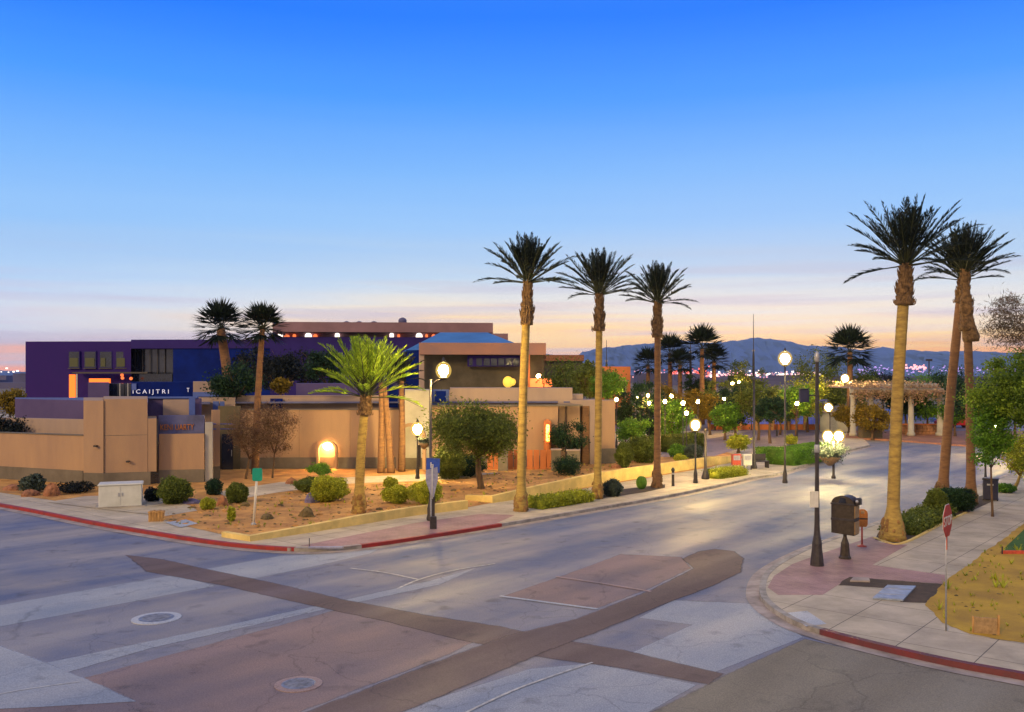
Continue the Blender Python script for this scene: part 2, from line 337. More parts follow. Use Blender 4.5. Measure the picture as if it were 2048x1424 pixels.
# ------------------------------------------------------------- sky
w = bpy.data.worlds.new('World'); sc.world=w; w.use_nodes=True
nt=w.node_tree; N=nt.nodes; L=nt.links; N.clear()
tc=N.new('ShaderNodeTexCoord'); nm=N.new('ShaderNodeVectorMath'); nm.operation='NORMALIZE'; L.new(tc.outputs['Generated'], nm.inputs[0])
sx=N.new('ShaderNodeSeparateXYZ'); L.new(nm.outputs[0], sx.inputs[0])
def ramp(stops):
    r=N.new('ShaderNodeValToRGB'); e=r.color_ramp.elements; r.color_ramp.interpolation='EASE'
    r.color_ramp.interpolation='LINEAR'
    while len(e)<len(stops): e.new(0.5)
    for i,(p,c) in enumerate(stops): e[i].position=p; e[i].color=(*c,1)
    return r
base=[(0.0,lin((240,140,84))),(0.012,lin((255,160,78))),(0.030,lin((255,190,105))),(0.050,lin((255,216,156))),(0.075,lin((228,224,218))),(0.110,lin((193,216,240))),
      (0.165,lin((155,203,255))),(0.22,lin((126,187,255))),(0.295,lin((72,156,255))),(0.37,lin((26,124,255))),(0.5,lin((60,130,240))),(0.75,(0.34,0.40,0.60)),(1.0,(0.50,0.52,0.62))]
left=[(0.0,lin((255,150,120))),(0.012,lin((255,170,135))),(0.022,lin((246,180,160))),(0.036,lin((208,188,205))),(0.06,lin((205,212,228))),(0.10,lin((180,210,245))),
      (0.165,lin((150,200,255))),(0.22,lin((122,184,255))),(0.295,lin((68,154,255))),(0.37,lin((24,122,255))),(0.5,lin((60,130,240))),(0.75,(0.34,0.40,0.60)),(1.0,(0.50,0.52,0.62))]
back=[(0.0,(0.44,0.36,0.36)),(0.15,(0.50,0.42,0.44)),(0.4,(0.46,0.46,0.56)),(0.7,(0.42,0.45,0.58)),(1.0,(0.50,0.52,0.62))]
rb=ramp(base); rl=ramp(left); rk=ramp(back)
# streaks of thin cloud: bend the height coordinate with a flat, stretched noise
def vm(op,a,bv):
    n=N.new('ShaderNodeVectorMath'); n.operation=op; L.new(a,n.inputs[0]); n.inputs[1].default_value=bv; return n.outputs[0]
def ma(op,a,bv,clamp=False):
    n=N.new('ShaderNodeMath'); n.operation=op; n.use_clamp=clamp
    (L.new(a,n.inputs[0]) if hasattr(a,'links') else setattr(n.inputs[0],'default_value',a))
    (L.new(bv,n.inputs[1]) if hasattr(bv,'links') else setattr(n.inputs[1],'default_value',bv)); return n.outputs[0]
cn=N.new('ShaderNodeTexNoise'); cn.inputs['Scale'].default_value=2.2; cn.inputs['Detail'].default_value=5; cn.inputs['Distortion'].default_value=0.3
L.new(vm('MULTIPLY',nm.outputs[0],(1.1,1.1,24)), cn.inputs['Vector'])
cl=ma('SUBTRACT',cn.outputs[0],0.5)
hb=ma('MULTIPLY',cl,0.08)
low=N.new('ShaderNodeMapRange'); low.inputs[1].default_value=0.20; low.inputs[2].default_value=0.03; low.inputs[3].default_value=0.15; low.inputs[4].default_value=1.0; L.new(sx.outputs[2],low.inputs[0])
hz=ma('ADD',sx.outputs[2],ma('MULTIPLY',hb,low.outputs[0]))
for r in (rb,rl,rk): L.new(hz,r.inputs[0])
az=N.new('ShaderNodeMapRange'); az.inputs[1].default_value=-0.5; az.inputs[2].default_value=-0.12; az.inputs[3].default_value=1; az.inputs[4].default_value=0; L.new(sx.outputs[0],az.inputs[0])
m1=N.new('ShaderNodeMix'); m1.data_type='RGBA'; L.new(az.outputs[0],m1.inputs[0]); L.new(rb.outputs[0],m1.inputs[6]); L.new(rl.outputs[0],m1.inputs[7])
# grey-lavender cloud bars low down
cn2=N.new('ShaderNodeTexNoise'); cn2.inputs['Scale'].default_value=1.7; cn2.inputs['Detail'].default_value=4
L.new(vm('MULTIPLY',vm('ADD',nm.outputs[0],(3.1,0.2,0.33)),(1.3,1.0,34)), cn2.inputs['Vector'])
cm=N.new('ShaderNodeMapRange'); cm.inputs[1].default_value=0.48; cm.inputs[2].default_value=0.66; cm.inputs[3].default_value=0; cm.inputs[4].default_value=0.95; L.new(cn2.outputs[0],cm.inputs[0])
lo2=N.new('ShaderNodeMapRange'); lo2.inputs[1].default_value=0.145; lo2.inputs[2].default_value=0.055; L.new(sx.outputs[2],lo2.inputs[0])
mc=N.new('ShaderNodeMix'); mc.data_type='RGBA'; L.new(ma('MULTIPLY',cm.outputs[0],lo2.outputs[0]),mc.inputs[0]); L.new(m1.outputs[2],mc.inputs[6]); mc.inputs[7].default_value=(*lin((196,186,205)),1)
bk=N.new('ShaderNodeMapRange'); bk.inputs[1].default_value=0.45; bk.inputs[2].default_value=-0.1; L.new(sx.outputs[1],bk.inputs[0])
m2=N.new('ShaderNodeMix'); m2.data_type='RGBA'; L.new(bk.outputs[0],m2.inputs[0]); L.new(mc.outputs[2],m2.inputs[6]); L.new(rk.outputs[0],m2.inputs[7])
SUN_AZ, SUN_EL = R(205), R(24)
st=N.new('ShaderNodeTexSky'); st.sky_type='NISHITA'; st.sun_disc=False; st.sun_elevation=R(1.0); st.sun_rotation=R(15); 
bg1=N.new('ShaderNodeBackground'); L.new(m2.outputs[2],bg1.inputs[0]); 
hor=N.new('ShaderNodeMapRange'); hor.interpolation_type='SMOOTHERSTEP'; hor.inputs[1].default_value=0.0; hor.inputs[2].default_value=0.16; hor.inputs[3].default_value=1.5; hor.inputs[4].default_value=1.05; L.new(sx.outputs[2],hor.inputs[0]); L.new(hor.outputs[0],bg1.inputs[1])
bg2=N.new('ShaderNodeBackground'); L.new(st.outputs[0],bg2.inputs[0]); bg2.inputs[1].default_value=0.008
ads=N.new('ShaderNodeAddShader'); L.new(bg1.outputs[0],ads.inputs[0]); L.new(bg2.outputs[0],ads.inputs[1])
out=N.new('ShaderNodeOutputWorld'); L.new(ads.outputs[0],out.inputs[0])

sd=bpy.data.lights.new('town glow','SUN'); sd.energy=2.25; sd.angle=R(14); sd.color=(1.0,0.67,0.27)
so=bpy.data.objects.new('sun_lamp',sd); COL.objects.link(so)
so.rotation_euler = Vector((0.55,0.78,-0.42)).to_track_quat('-Z','Y').to_euler(); so.location=(-20,-20,25)

# ------------------------------------------------------------- ground, road, pavements
def smooth(pts, k=6):
    P=[Vector(p) for p in pts]; P=[P[0]*2-P[1]]+P+[P[-1]*2-P[-2]]; out=[]
    for i in range(1,len(P)-2):
        a,b,c,d=P[i-1],P[i],P[i+1],P[i+2]
        for j in range(k):
            t=j/k; out.append(0.5*((2*b)+(c-a)*t+(2*a-5*b+4*c-d)*t*t+(3*b-a-3*c+d)*t**3))
    out.append(P[-2]); return out
def struct(name, mb, m): return tag(mb.build(name, m), kind='structure')
def strip(mb, line, o0, o1, z0, z1):   # strip along a ground line, offset o0..o1 to its left
    n=len(line); A=[];B=[]
    for i,p in enumerate(line):
        t=(line[min(i+1,n-1)]-line[max(i-1,0)]); t.z=0; t.normalize(); q=Vector((-t.y,t.x,0))
        A.append(p+q*o0); B.append(p+q*o1)
    vs=[(p.x,p.y,z) for z in (z0,z1) for p in A]+[(p.x,p.y,z) for z in (z0,z1) for p in B]
    fs=[]
    for i in range(n-1):
        fs+= [(i,i+1,n+i+1,n+i),(n+i,n+i+1,3*n+i+1,3*n+i),(3*n+i,3*n+i+1,2*n+i+1,2*n+i)]
    fs+=[(0,n,3*n,2*n),(n-1,3*n-1,4*n-1,2*n-1)]
    mb.add(vs,fs); return mb
def flatstrip(mb,line,o0,o1,z):
    n=len(line); vs=[]
    for i,p in enumerate(line):
        t=(line[min(i+1,n-1)]-line[max(i-1,0)]); t.z=0; t.normalize(); q=Vector((-t.y,t.x,0))
        a=p+q*o0; b=p+q*o1; vs+=[(a.x,a.y,z),(b.x,b.y,z)]
    return mb.add(vs,[(2*i,2*i+1,2*i+3,2*i+2) for i in range(n-1)])

struct('ground', MB().sheet([(-14000,-200),(14000,-200),(14000,12500),(-14000,12500)],-0.05), M['dirt'])
struct('road', MB().sheet([(-160,-30),(160,-30),(160,150),(-160,150)],0.0), M['asphalt'])

def g2(*ps): return [Vector(G(*p)) for p in ps]
lineA = smooth(g2((-500,952),(-200,985),(0,1014),(190,1051),(300,1070),(400,1086),(480,1096),(575,1103),(650,1103),(740,1095),(860,1077),(1003,1054),(1200,1020),(1330,997),(1440,974),(1510,958),(1555,951),(1625,928),(1680,908),(1740,893)))
lineA_end = [(Xp(1700,110),110),(Xp(1700,145),145),(-160,145),(-160,lineA[0].y)]
struct('sidewalk', MB().prism([(p.x,p.y) for p in lineA]+lineA_end, -0.03, SW), M['sidewalk'])
def seg(line,px0,px1):
    r=[]
    for p in line:
        px=1024+p.x*F/p.y if p.y>0 else -9999
        if px0<=px<=px1: r.append(p)
    return r
mb=MB(); strip(mb, seg(lineA,-600,590), -0.02,0.16,-0.02,SW+0.012); struct('kerb', mb, M['kerb_red'])
mb=MB(); strip(mb, seg(lineA,720,1010), -0.02,0.16,-0.02,SW+0.012); struct('kerb', mb, M['kerb_red'])
mb=MB(); strip(mb, seg(lineA,575,735), -0.02,0.16,-0.02,SW+0.008); struct('kerb', mb, M['kerb'])
mb=MB(); strip(mb, seg(lineA,1000,1800), -0.02,0.16,-0.02,SW+0.009); struct('kerb', mb, M['kerb'])
mb=MB(); flatstrip(mb, lineA, -0.02,-0.42,0.014); struct('gutter', mb, M['gutter'])

# right corner block (traversed so that the pavement lies on its left)
lineC = smooth(g2((2120,915),(2048,942),(1960,975),(1850,1014),(1764,1048),(1690,1075),(1622,1100),(1565,1128),(1530,1155),(1520,1188),(1534,1215),(1580,1247),(1640,1270),(1760,1302),(1900,1334),(2048,1362),(2400,1430)))
struct('sidewalk', MB().prism([(p.x,p.y) for p in lineC]+[(150,lineC[-1].y),(150,lineC[0].y)],-0.03,SW), M['sidewalk'])
mb=MB(); strip(mb, [p for p in lineC if 1024+p.x*F/p.y>1640 and p.y<22.5], -0.02,0.16,-0.02,SW+0.012); struct('kerb', mb, M['kerb_mar'])
mb=MB(); strip(mb, [p for p in lineC if not (1024+p.x*F/p.y>1645 and p.y<22.5)], -0.02,0.16,-0.02,SW+0.009); struct('kerb', mb, M['kerb'])
mb=MB(); flatstrip(mb, lineC, -0.02,-0.38,0.014); struct('gutter', mb, M['gutter'])

# far block with the red plaza
lineB = smooth(g2((2300,905),(2048,896),(1930,893),(1850,887),(1760,881),(1690,879)))
struct('plaza', MB().prism([(p.x,p.y) for p in lineB]+[(Xp(1700,108),108),(Xp(2300,108),108)],-0.03,SW+0.005), M['plaza'])
struct('far_pavement', MB().prism([(-160,146),(160,146),(160,260),(-160,260)],-0.03,SW), M['dirt'])

SOFT={}
def softmat(m):
    if m.name in SOFT: return SOFT[m.name]
    c=m.copy(); c.name=m.name+' worn edge'; nt=c.node_tree; N=nt.nodes; L=nt.links; b=N['Principled BSDF']; o=[n for n in N if n.bl_idname=='ShaderNodeOutputMaterial'][0]
    at=N.new('ShaderNodeAttribute'); at.attribute_name='edge'; g=N.new('ShaderNodeNewGeometry'); nz=N.new('ShaderNodeTexNoise'); nz.inputs['Scale'].default_value=2.5; nz.inputs['Detail'].default_value=6; L.new(g.outputs['Position'],nz.inputs['Vector'])
    ad=N.new('ShaderNodeMath'); ad.operation='MULTIPLY_ADD'; ad.inputs[1].default_value=1.6; ad.inputs[2].default_value=-.72; L.new(nz.outputs[0],ad.inputs[0])
    s2=N.new('ShaderNodeMath'); s2.operation='MULTIPLY_ADD'; s2.inputs[1].default_value=1.9; L.new(at.outputs['Fac'],s2.inputs[0]); L.new(ad.outputs[0],s2.inputs[2]); s2.use_clamp=True
    t=N.new('ShaderNodeBsdfTransparent'); x=N.new('ShaderNodeMixShader'); k=N.new('ShaderNodeMath'); k.operation='MULTIPLY'; k.inputs[1].default_value={'reddish asphalt':.62,'pale road concrete':.78,'dark asphalt':.85}.get(m.name,.92); L.new(s2.outputs[0],k.inputs[0])
    L.new(k.outputs[0],x.inputs[0]); L.new(t.outputs[0],x.inputs[1]); L.new(b.outputs[0],x.inputs[2]); L.new(x.outputs[0],o.inputs[0]); SOFT[m.name]=c; return c
def softsheet(name,P,z,m,wid=.17):
    bm=bmesh.new(); vs=[bm.verts.new((p[0],p[1],z)) for p in P]; f=bm.faces.new(vs)
    if f.normal.z<0: f.normal_flip()
    bm.normal_update()
    if f.normal.z<0: f.normal_flip()
    outer=set(v for v in bm.verts); bmesh.ops.inset_region(bm,faces=[f],thickness=wid,use_even_offset=False,use_boundary=True)
    bm.verts.index_update(); fl=[0.0 if v in outer else 1.0 for v in bm.verts]; me=bpy.data.meshes.new(name); bm.to_mesh(me); bm.free()
    a=me.attributes.new('edge','FLOAT','POINT'); a.data.foreach_set('value',fl); me.update()
    return tag(link_mesh(name,me,softmat(m)),kind='structure')
def ragged(P, amp, step, seed):
    rr=random.Random(seed); out=[]
    for i in range(len(P)):
        a=Vector(P[i][:2]); b=Vector(P[(i+1)%len(P)][:2]); L_=(b-a).length; n=min(90,max(1,int(L_/step))); q=Vector((-(b-a).y,(b-a).x))/max(L_,1e-6); w_=0
        for j in range(n):
            w_=w_*.75+rr.gauss(0,amp)*.6; e=math.sin(math.pi*j/n)**.5 if n>1 else 0
            out.append(tuple(a+(b-a)*(j/n)+q*w_*e))
    return out
def patch(name, px, m, z, top=False):
    zz = SW if top else 0.0; P=[G(p[0],p[1],zz)[:2] for p in px]
    if name=='road_patch': P=ragged(P,.045,.22,len(px)*7)
    if name=='road_slab': P=ragged(P,.02,.25,len(px)*5)
    if name in ('dirt_lot','tree_well'): P=ragged(P,.03,.15,9)
    if name=='road_patch': return softsheet(name,[G(p[0],p[1],zz)[:2] for p in px],zz+z,m)
    if name=='road_slab': return softsheet(name,[G(p[0],p[1],zz)[:2] for p in px],zz+z,m,.10)
    struct(name, MB().sheet(P, zz+z), m)
patch('road_slab', [(-500,1290),(0,1210),(350,1149),(432,1172),(0,1254),(-500,1340)], M['slab_light'], .004)
patch('road_slab', [(405,1139),(560,1112),(640,1108),(760,1097),(740,1108),(640,1131),(495,1160)], M['slab_light'], .004)
patch('road_patch', [(250,1110),(330,1119),(400,1135),(560,1168),(690,1199),(850,1229),(1000,1252),(1100,1275),(1250,1300),(1450,1348),(1420,1371),(1250,1339),(1080,1316),(900,1277),(760,1242),(610,1210),(440,1171),(290,1144)], M['asph_dark'], .008)
patch('road_patch', [(1362,1118),(1395,1103),(1430,1098),(1470,1103),(1490,1118),(1484,1146),(1420,1176),(1330,1210),(1205,1262),(1105,1300),(860,1405),(700,1470),(480,1480),(620,1420),(900,1312),(1010,1272),(1150,1238),(1300,1180),(1385,1137)], M['asph_dark'], .012)
patch('road_patch', [(1005,1192),(1112,1155),(1240,1108),(1365,1114),(1385,1137),(1300,1178),(1195,1218)], M['asph_red'], .004)
patch('road_patch', [(0,1400),(700,1212),(845,1232),(1000,1258),(900,1310),(620,1418),(400,1520),(-200,1520)], M['asph_red'], .003)
patch('road_slab', [(1185,1326),(1396,1370),(1290,1430),(1100,1500),(700,1500),(780,1425),(1060,1337)], M['slab_light'], .005)
patch('road_slab', [(1345,1200),(1500,1207),(1560,1236),(1608,1275),(1425,1348),(1255,1308),(1382,1250),(1275,1236)], M['slab_light'], .005)
patch('road_patch', [(1448,1350),(1608,1277),(1760,1312),(1900,1345),(2060,1376),(2500,1450),(2400,1600),(1100,1600),(1300,1424)], M['asph_brown'], .006)
patch('road_slab', [(-200,1385),(0,1345),(440,1253),(700,1197),(860,1161),(955,1135),(880,1170),(640,1222),(300,1298),(0,1385),(-200,1430)], M['slab_light'], .007)
patch('road_slab', [(-100,1280),(0,1291),(95,1326),(205,1371),(275,1404),(0,1420),(-200,1440)], M['slab_light'], .010)
def thinline(name, pts, wdt, m, z):
    mb=MB(); flatstrip(mb, smooth([Vector(G(*p)) for p in pts],4), -wdt/2, wdt/2, z); struct(name, mb, m)
thinline('road_marking',[(700,1137),(770,1146),(838,1160)],.09,M['paint'],.016)
thinline('road_marking',[(795,1178),(838,1160),(900,1143),(990,1128)],.08,M['paint'],.017)
thinline('road_marking',[(-200,1432),(0,1389),(90,1374),(160,1364)],.05,M['paint'],.016)
thinline('road_marking',[(925,1430),(1020,1385),(1100,1355),(1185,1326)],.06,M['paint'],.018)
thinline('road_marking',[(1000,1193),(1090,1205),(1195,1219)],.13,M['slab_light'],.017)
thinline('road_marking',[(1112,1154),(1200,1167),(1302,1184)],.13,M['asph_red'],.018)
def ell(px,py,r,z0=0): 
    c=G(px,py); return [(c[0]+r*math.cos(2*math.pi*k/28), c[1]+r*math.sin(2*math.pi*k/28)) for k in range(28)]
for i,(px,py,rr) in enumerate([(313,1237,.42),(597,1369,.33)]):
    c=G(px,py); t=empty('manhole_cover',(c[0],c[1],0),0,['round iron manhole cover with pale concrete collar in left crossing','small round iron manhole cover in the reddish asphalt at bottom'][i],'manhole cover','manhole covers in the road')
    MB().lathe([(rr*1.4,0.0),(rr*1.4,.016),(rr*1.05,.022)],n=32,smooth=False).build('collar',M['slab_light'] if i==0 else M['asph_red'],t)
    mbm=MB().lathe([(rr,0.0),(rr,.024),(rr*.9,.030)],n=32,smooth=False)
    for a in range(-3,4): 
        h=math.sqrt(max(0,(rr*.8)**2-(a*rr*.22)**2)); mbm.box(-h,h,a*rr*.22-.012,a*rr*.22+.012,.028,.035)
    mbm.build('lid',M['iron'],t)

# pavements' own patches
patch('paving', [(1556,1190),(1535,1175),(1548,1152),(1585,1128),(1640,1108),(1745,1073),(1760,1085),(1815,1090),(1745,1130),(1890,1150),(1890,1168),(1700,1155),(1645,1190)], M['pink'], .004, True)
patch('paving', [(740,1088),(690,1094),(600,1092),(830,1046),(960,1028),(1030,1030),(985,1050),(860,1068)], M['pink'], .004, True)
patch('tree_well', [(1676,1171),(1700,1154),(1885,1168),(1880,1192),(1853,1206),(1800,1204),(1815,1182),(1765,1176)], M['soil'], .006, True)
patch('paving_patch', [(1573,1226),(1614,1222),(1653,1248),(1612,1253)], M['slab_light'], .005, True)
patch('dirt_lot', [(1890,1163),(2048,1047),(2200,950),(2500,980),(2500,1400),(2048,1286),(1990,1278),(1940,1268),(1885,1246),(1850,1209)], M['sand_y'], .008, True)
patch('planter_bed', [(1750,1080),(1785,1087),(1815,1083),(1860,1062),(1890,1045),(1930,1028),(1985,1003),(1968,990),(1900,1010),(1850,1024),(1790,1048),(1756,1066)], M['soil'], .008, True)
mb=MB(); strip(mb, smooth([Vector(G(*p,SW)) for p in ((1746,1076),(1785,1089),(1818,1084),(1862,1062),(1895,1044),(1935,1026))],5), 0,0.12,SW,SW+.035); struct('planter_kerb', mb, M['wall_cream'])
# garden of gravel behind the left pavement
garden=[(-600,960),(0,985),(120,1003),(190,1012),(300,1030),(360,1050),(440,1068),(500,1080),(620,1063),(720,1047),(936,1015),(1000,1003),(1140,982),(1300,955),(1420,935),(1490,915),(1420,895),(1260,905),(700,925),(0,930),(-600,925)]
struct('garden_gravel', MB().sheet([G(p[0],p[1],SW)[:2] for p in garden], SW+.01), M['sand'])
patch('driveway', [(95,1005),(170,993),(300,990),(380,1012),(395,1022),(330,1033),(230,1022)], M['sidewalk'], .022, True)
patch('garden_path', [(430,985),(560,965),(700,955),(880,948),(1000,946),(900,960),(700,968),(560,985),(470,1000)], M['sidewalk'], .024, True)
patch('pavement_patch', [(330,1046),(372,1040),(396,1048),(360,1056)], M['slab_light'], .026, True)
patch('planter_bed', [(1058,1016),(1178,1000),(1290,985),(1330,976),(1330,969),(1190,985),(1050,1005)], M['soil'], .014, True)
patch('parking_lot', [(1290,915),(1430,912),(1470,900),(1640,886),(1660,868),(1500,862),(1430,876),(1290,893)], M['lot'], .016, True)
patch('parking_lot', [(1640,886),(1700,862),(2400,862),(2400,830),(1200,830),(1200,862),(1500,862)], M['lot'], .018, True)
patch('lawn', [(2000,1106),(2052,1056),(2150,985),(2500,1000),(2500,1106)], M['grass_g'], .02, True)
patch('lawn', [(1560,905),(1625,892),(1650,893),(1640,905),(1560,915)], M['grass_g'], .024, True)

# ------------------------------------------------------------- leaves
def quads(name, C, A, B, m, parent=None, loc=None, extra=None):
    """C centres, A half-length vectors, B half-width vectors -> pointed leaf quads in one mesh"""
    n=len(C); V=np.empty((n,4,3),dtype=np.float32); V[:,0]=C-A; V[:,1]=C+B; V[:,2]=C+A; V[:,3]=C-B
    vs=V.reshape(-1,3); nv=len(vs); fl=np.arange(nv,dtype=np.int32); ls=np.arange(0,nv,4,dtype=np.int32)
    if extra:
        ev=np.array(extra.v,dtype=np.float32); vs=np.vstack([vs,ev]); eidx=[]; els=[]; cur=nv
        for f in extra.f: els.append(cur); eidx+= [i+nv for i in f]; cur+=len(f)
        fl=np.concatenate([fl,np.array(eidx,dtype=np.int32)]); ls=np.concatenate([ls,np.array(els,dtype=np.int32)])
    me=bpy.data.meshes.new(name); me.vertices.add(len(vs)); me.vertices.foreach_set('co',vs.ravel())
    me.loops.add(len(fl)); me.loops.foreach_set('vertex_index',fl); me.polygons.add(len(ls)); me.polygons.foreach_set('loop_start',ls)
    me.update(calc_edges=True); me.validate()
    return link_mesh(name, me, m, parent, loc)
def randunit(n):
    v=rng.normal(size=(n,3)); return v/np.linalg.norm(v,axis=1)[:,None]
def leaves(name, P, size, m, parent=None, loc=None, aspect=0.5, up=0.0, extra=None):
    n=len(P); A=randunit(n); A[:,2]+=up; A/=np.linalg.norm(A,axis=1)[:,None]
    B=np.cross(A,randunit(n)); B/=np.linalg.norm(B,axis=1)[:,None]+1e-6
    s=(size*rng.uniform(.6,1.35,n))[:,None]
    return quads(name,P,A*s,B*s*aspect,m,parent,loc,extra)
def clumps(center, radii, n_clump, n_leaf, clump_r, hollow=0.45, flat=0.75):
    """leaf positions in uneven clumps spread through a crown"""
    d=randunit(n_clump); r=rng.uniform(hollow,1.0,n_clump)**0.7
    cc=np.array(center)+d*r[:,None]*np.array(radii); 
    idx=rng.integers(0,n_clump,n_leaf); sz=rng.uniform(.55,1.25,n_clump)*clump_r
    off=rng.normal(size=(n_leaf,3))*0.5; off[:,2]*=flat
    return cc[idx]+off*sz[idx][:,None], cc
def shrub(name, px, py, wpx, hpx, m, label, cat='shrub', group=None, trim=True, leaf=.05, n=3500, seed=0, stem=False):
    n=int(n*1.25)
    x,y,z=S(px,py); k=y/F; rx=wpx*k/2; h=hpx*k; rz=h/2
    cz=h*0.52; mb=MB()
    ph=rng.uniform(0,6,6)
    def q(d): return 1+0.09*np.sin(5*d[:,0]+ph[0])+0.08*np.sin(6*d[:,1]+ph[1])+0.06*np.sin(7*d[:,2]+ph[2])+.04*np.sin(15*d[:,0]+11*d[:,2]+ph[3])
    d=randunit(n); rr=np.where(rng.random(n)<.08,rng.uniform(1.0,1.2,n),rng.uniform(.86,1.05,n)) if trim else rng.uniform(.55,1.2,n)**.8
    P=d*(rr*q(d))[:,None]*np.array([rx,rx,rz]); P[:,2]+=cz; P=P[P[:,2]>0.01]
    core=MB(); c=.86 if trim else .5; nn,mm=14,9; vs=[];fs=[]
    for i in range(mm+1):
        a=math.pi*i/mm
        for k2 in range(nn):
            th=2*math.pi*k2/nn; dd=np.array([[math.sin(a)*math.cos(th),math.sin(a)*math.sin(th),-math.cos(a)]]); s_=c*q(dd)[0]
            vs.append((dd[0,0]*rx*s_,dd[0,1]*rx*s_,max(0.0,dd[0,2]*rz*s_+cz)))
    for i in range(mm):
        for k2 in range(nn):
            k3=(k2+1)%nn; fs.append((i*nn+k2,i*nn+k3,(i+1)*nn+k3,(i+1)*nn+k2))
    core.add(vs,fs)
    o=leaves(name,P,leaf,m,loc=(x,y,z),extra=core,aspect=.55)
    return tag(o,label,cat,group)
def boxhedge(name, pts, h, m, label, wid=1.0, group=None, n=7000, leaf=.05, cat='hedge', rag=0.03):
    """trimmed hedge along a plan polyline"""
    P=[Vector(p) for p in pts]; o0=P[0]; core=MB(); pos=[]
    segs=[(P[i],P[i+1]) for i in range(len(P)-1)]; tot=sum((b-a).length for a,b in segs)
    for a,b in segs:
        t=(b-a).normalized(); q=Vector((-t.y,t.x,0)); w2=wid/2-.04; aa=a-o0; bb=b-o0
        core.prism([(aa-q*w2)[:2],(bb-q*w2)[:2],(bb+q*w2)[:2],(aa+q*w2)[:2]],0,h-.05)
        k=int(n*(b-a).length/tot); u=rng.uniform(-.02,1.02,k); face=rng.random(k)
        for ui,f in zip(u,face):
            base=aa+(bb-aa)*ui
            if f<.42: off=rng.uniform(-.5,.5)*wid; zz=h+rng.normal()*rag
            elif f<.95: off=(-.5 if f<.68 else .5)*wid+rng.normal()*rag; zz=rng.uniform(0,1)*h
            else: base=aa-t*.02 if f<.975 else bb+t*.02; off=rng.uniform(-.5,.5)*wid; zz=rng.uniform(0,1)*h
            p=base+q*off; pos.append((p.x,p.y,zz))
    o=leaves(name,np.array(pos),leaf,m,loc=o0,extra=core,aspect=.55); return tag(o,label,cat,group)

def branches(base, top, r0, spread, height, nb, seed, sub=3):
    rr=random.Random(seed); mb=MB(); b=Vector(base); t=Vector(top); tips=[]
    mid=(b+t)/2+Vector((rr.uniform(-.15,.15),rr.uniform(-.15,.15),0))*spread*.3
    mb.tube([b-Vector((0,0,.1)),b+Vector((0,0,.15)),mid,t],[r0*1.5,r0*1.1,r0*.9,r0*.7],8)
    for i in range(nb):
        a=2*math.pi*(i+rr.random()*.6)/nb; L_=rr.uniform(.6,1.0)
        e=t+Vector((math.cos(a)*spread*L_,math.sin(a)*spread*L_,height*rr.uniform(.35,.95)))
        m_=t+(e-t)*.5+Vector((0,0,-height*.06+rr.uniform(-.1,.2)))+Vector((rr.uniform(-.2,.2),rr.uniform(-.2,.2),0))*spread*.3
        mb.tube([t-Vector((0,0,r0)),t+(m_-t)*.5,m_,e],[r0*.55,r0*.42,r0*.3,r0*.1],6)
        for j in range(sub):
            s0=m_+(e-m_)*rr.uniform(0,.6); e2=s0+Vector((rr.uniform(-1,1)*spread*.5,rr.uniform(-1,1)*spread*.5,height*rr.uniform(.05,.45)))
            mb.tube([s0,(s0+e2)/2+Vector((0,0,.05*height)),e2],[r0*.22,r0*.15,r0*.05],5); tips.append(e2)
        tips.append(e)
    return mb,tips
def tree(px, Y, ztop, zbot, rx, m, label, name='tree', group=None, n=9000, leaf=.09, clump=None, nclump=None, trunk_r=.12, seed=1, hollow=.4, basepx=None, bark='bark', cat='tree', twiggy=False, z0=SW, aspect=.5):
    x=Xp(px,Y); bx=Xp(basepx if basepx is not None else px,Y)
    t=empty(name,(bx,Y,z0),0,label,cat,group); H=ztop-z0; hb=zbot-z0; rz=(H-hb)/2; cz=(H+hb)/2; cx=x-bx
    tt=(cx*.35,0,max(.3,hb+rz*.15))
    mb,tips=branches((0,0,0),tt,trunk_r,rx*.8,rz*1.5,6,seed,sub=5 if twiggy else 3)
    mb.build('trunk',M[bark],t)
    P,_=clumps((cx,0,cz),(rx*.85,rx*.85,rz*.85),nclump or 46,n,clump or rx*.3,hollow)
    if twiggy:
        tp=np.array([tuple(v) for v in tips]); idx=rng.integers(0,len(tp),n//2); P=np.vstack([P,tp[idx]+rng.normal(size=(n//2,3))*rx*.14])
    P=P[P[:,2]>0.05]
    leaves('crown',P,leaf,m,t,aspect=aspect); return t

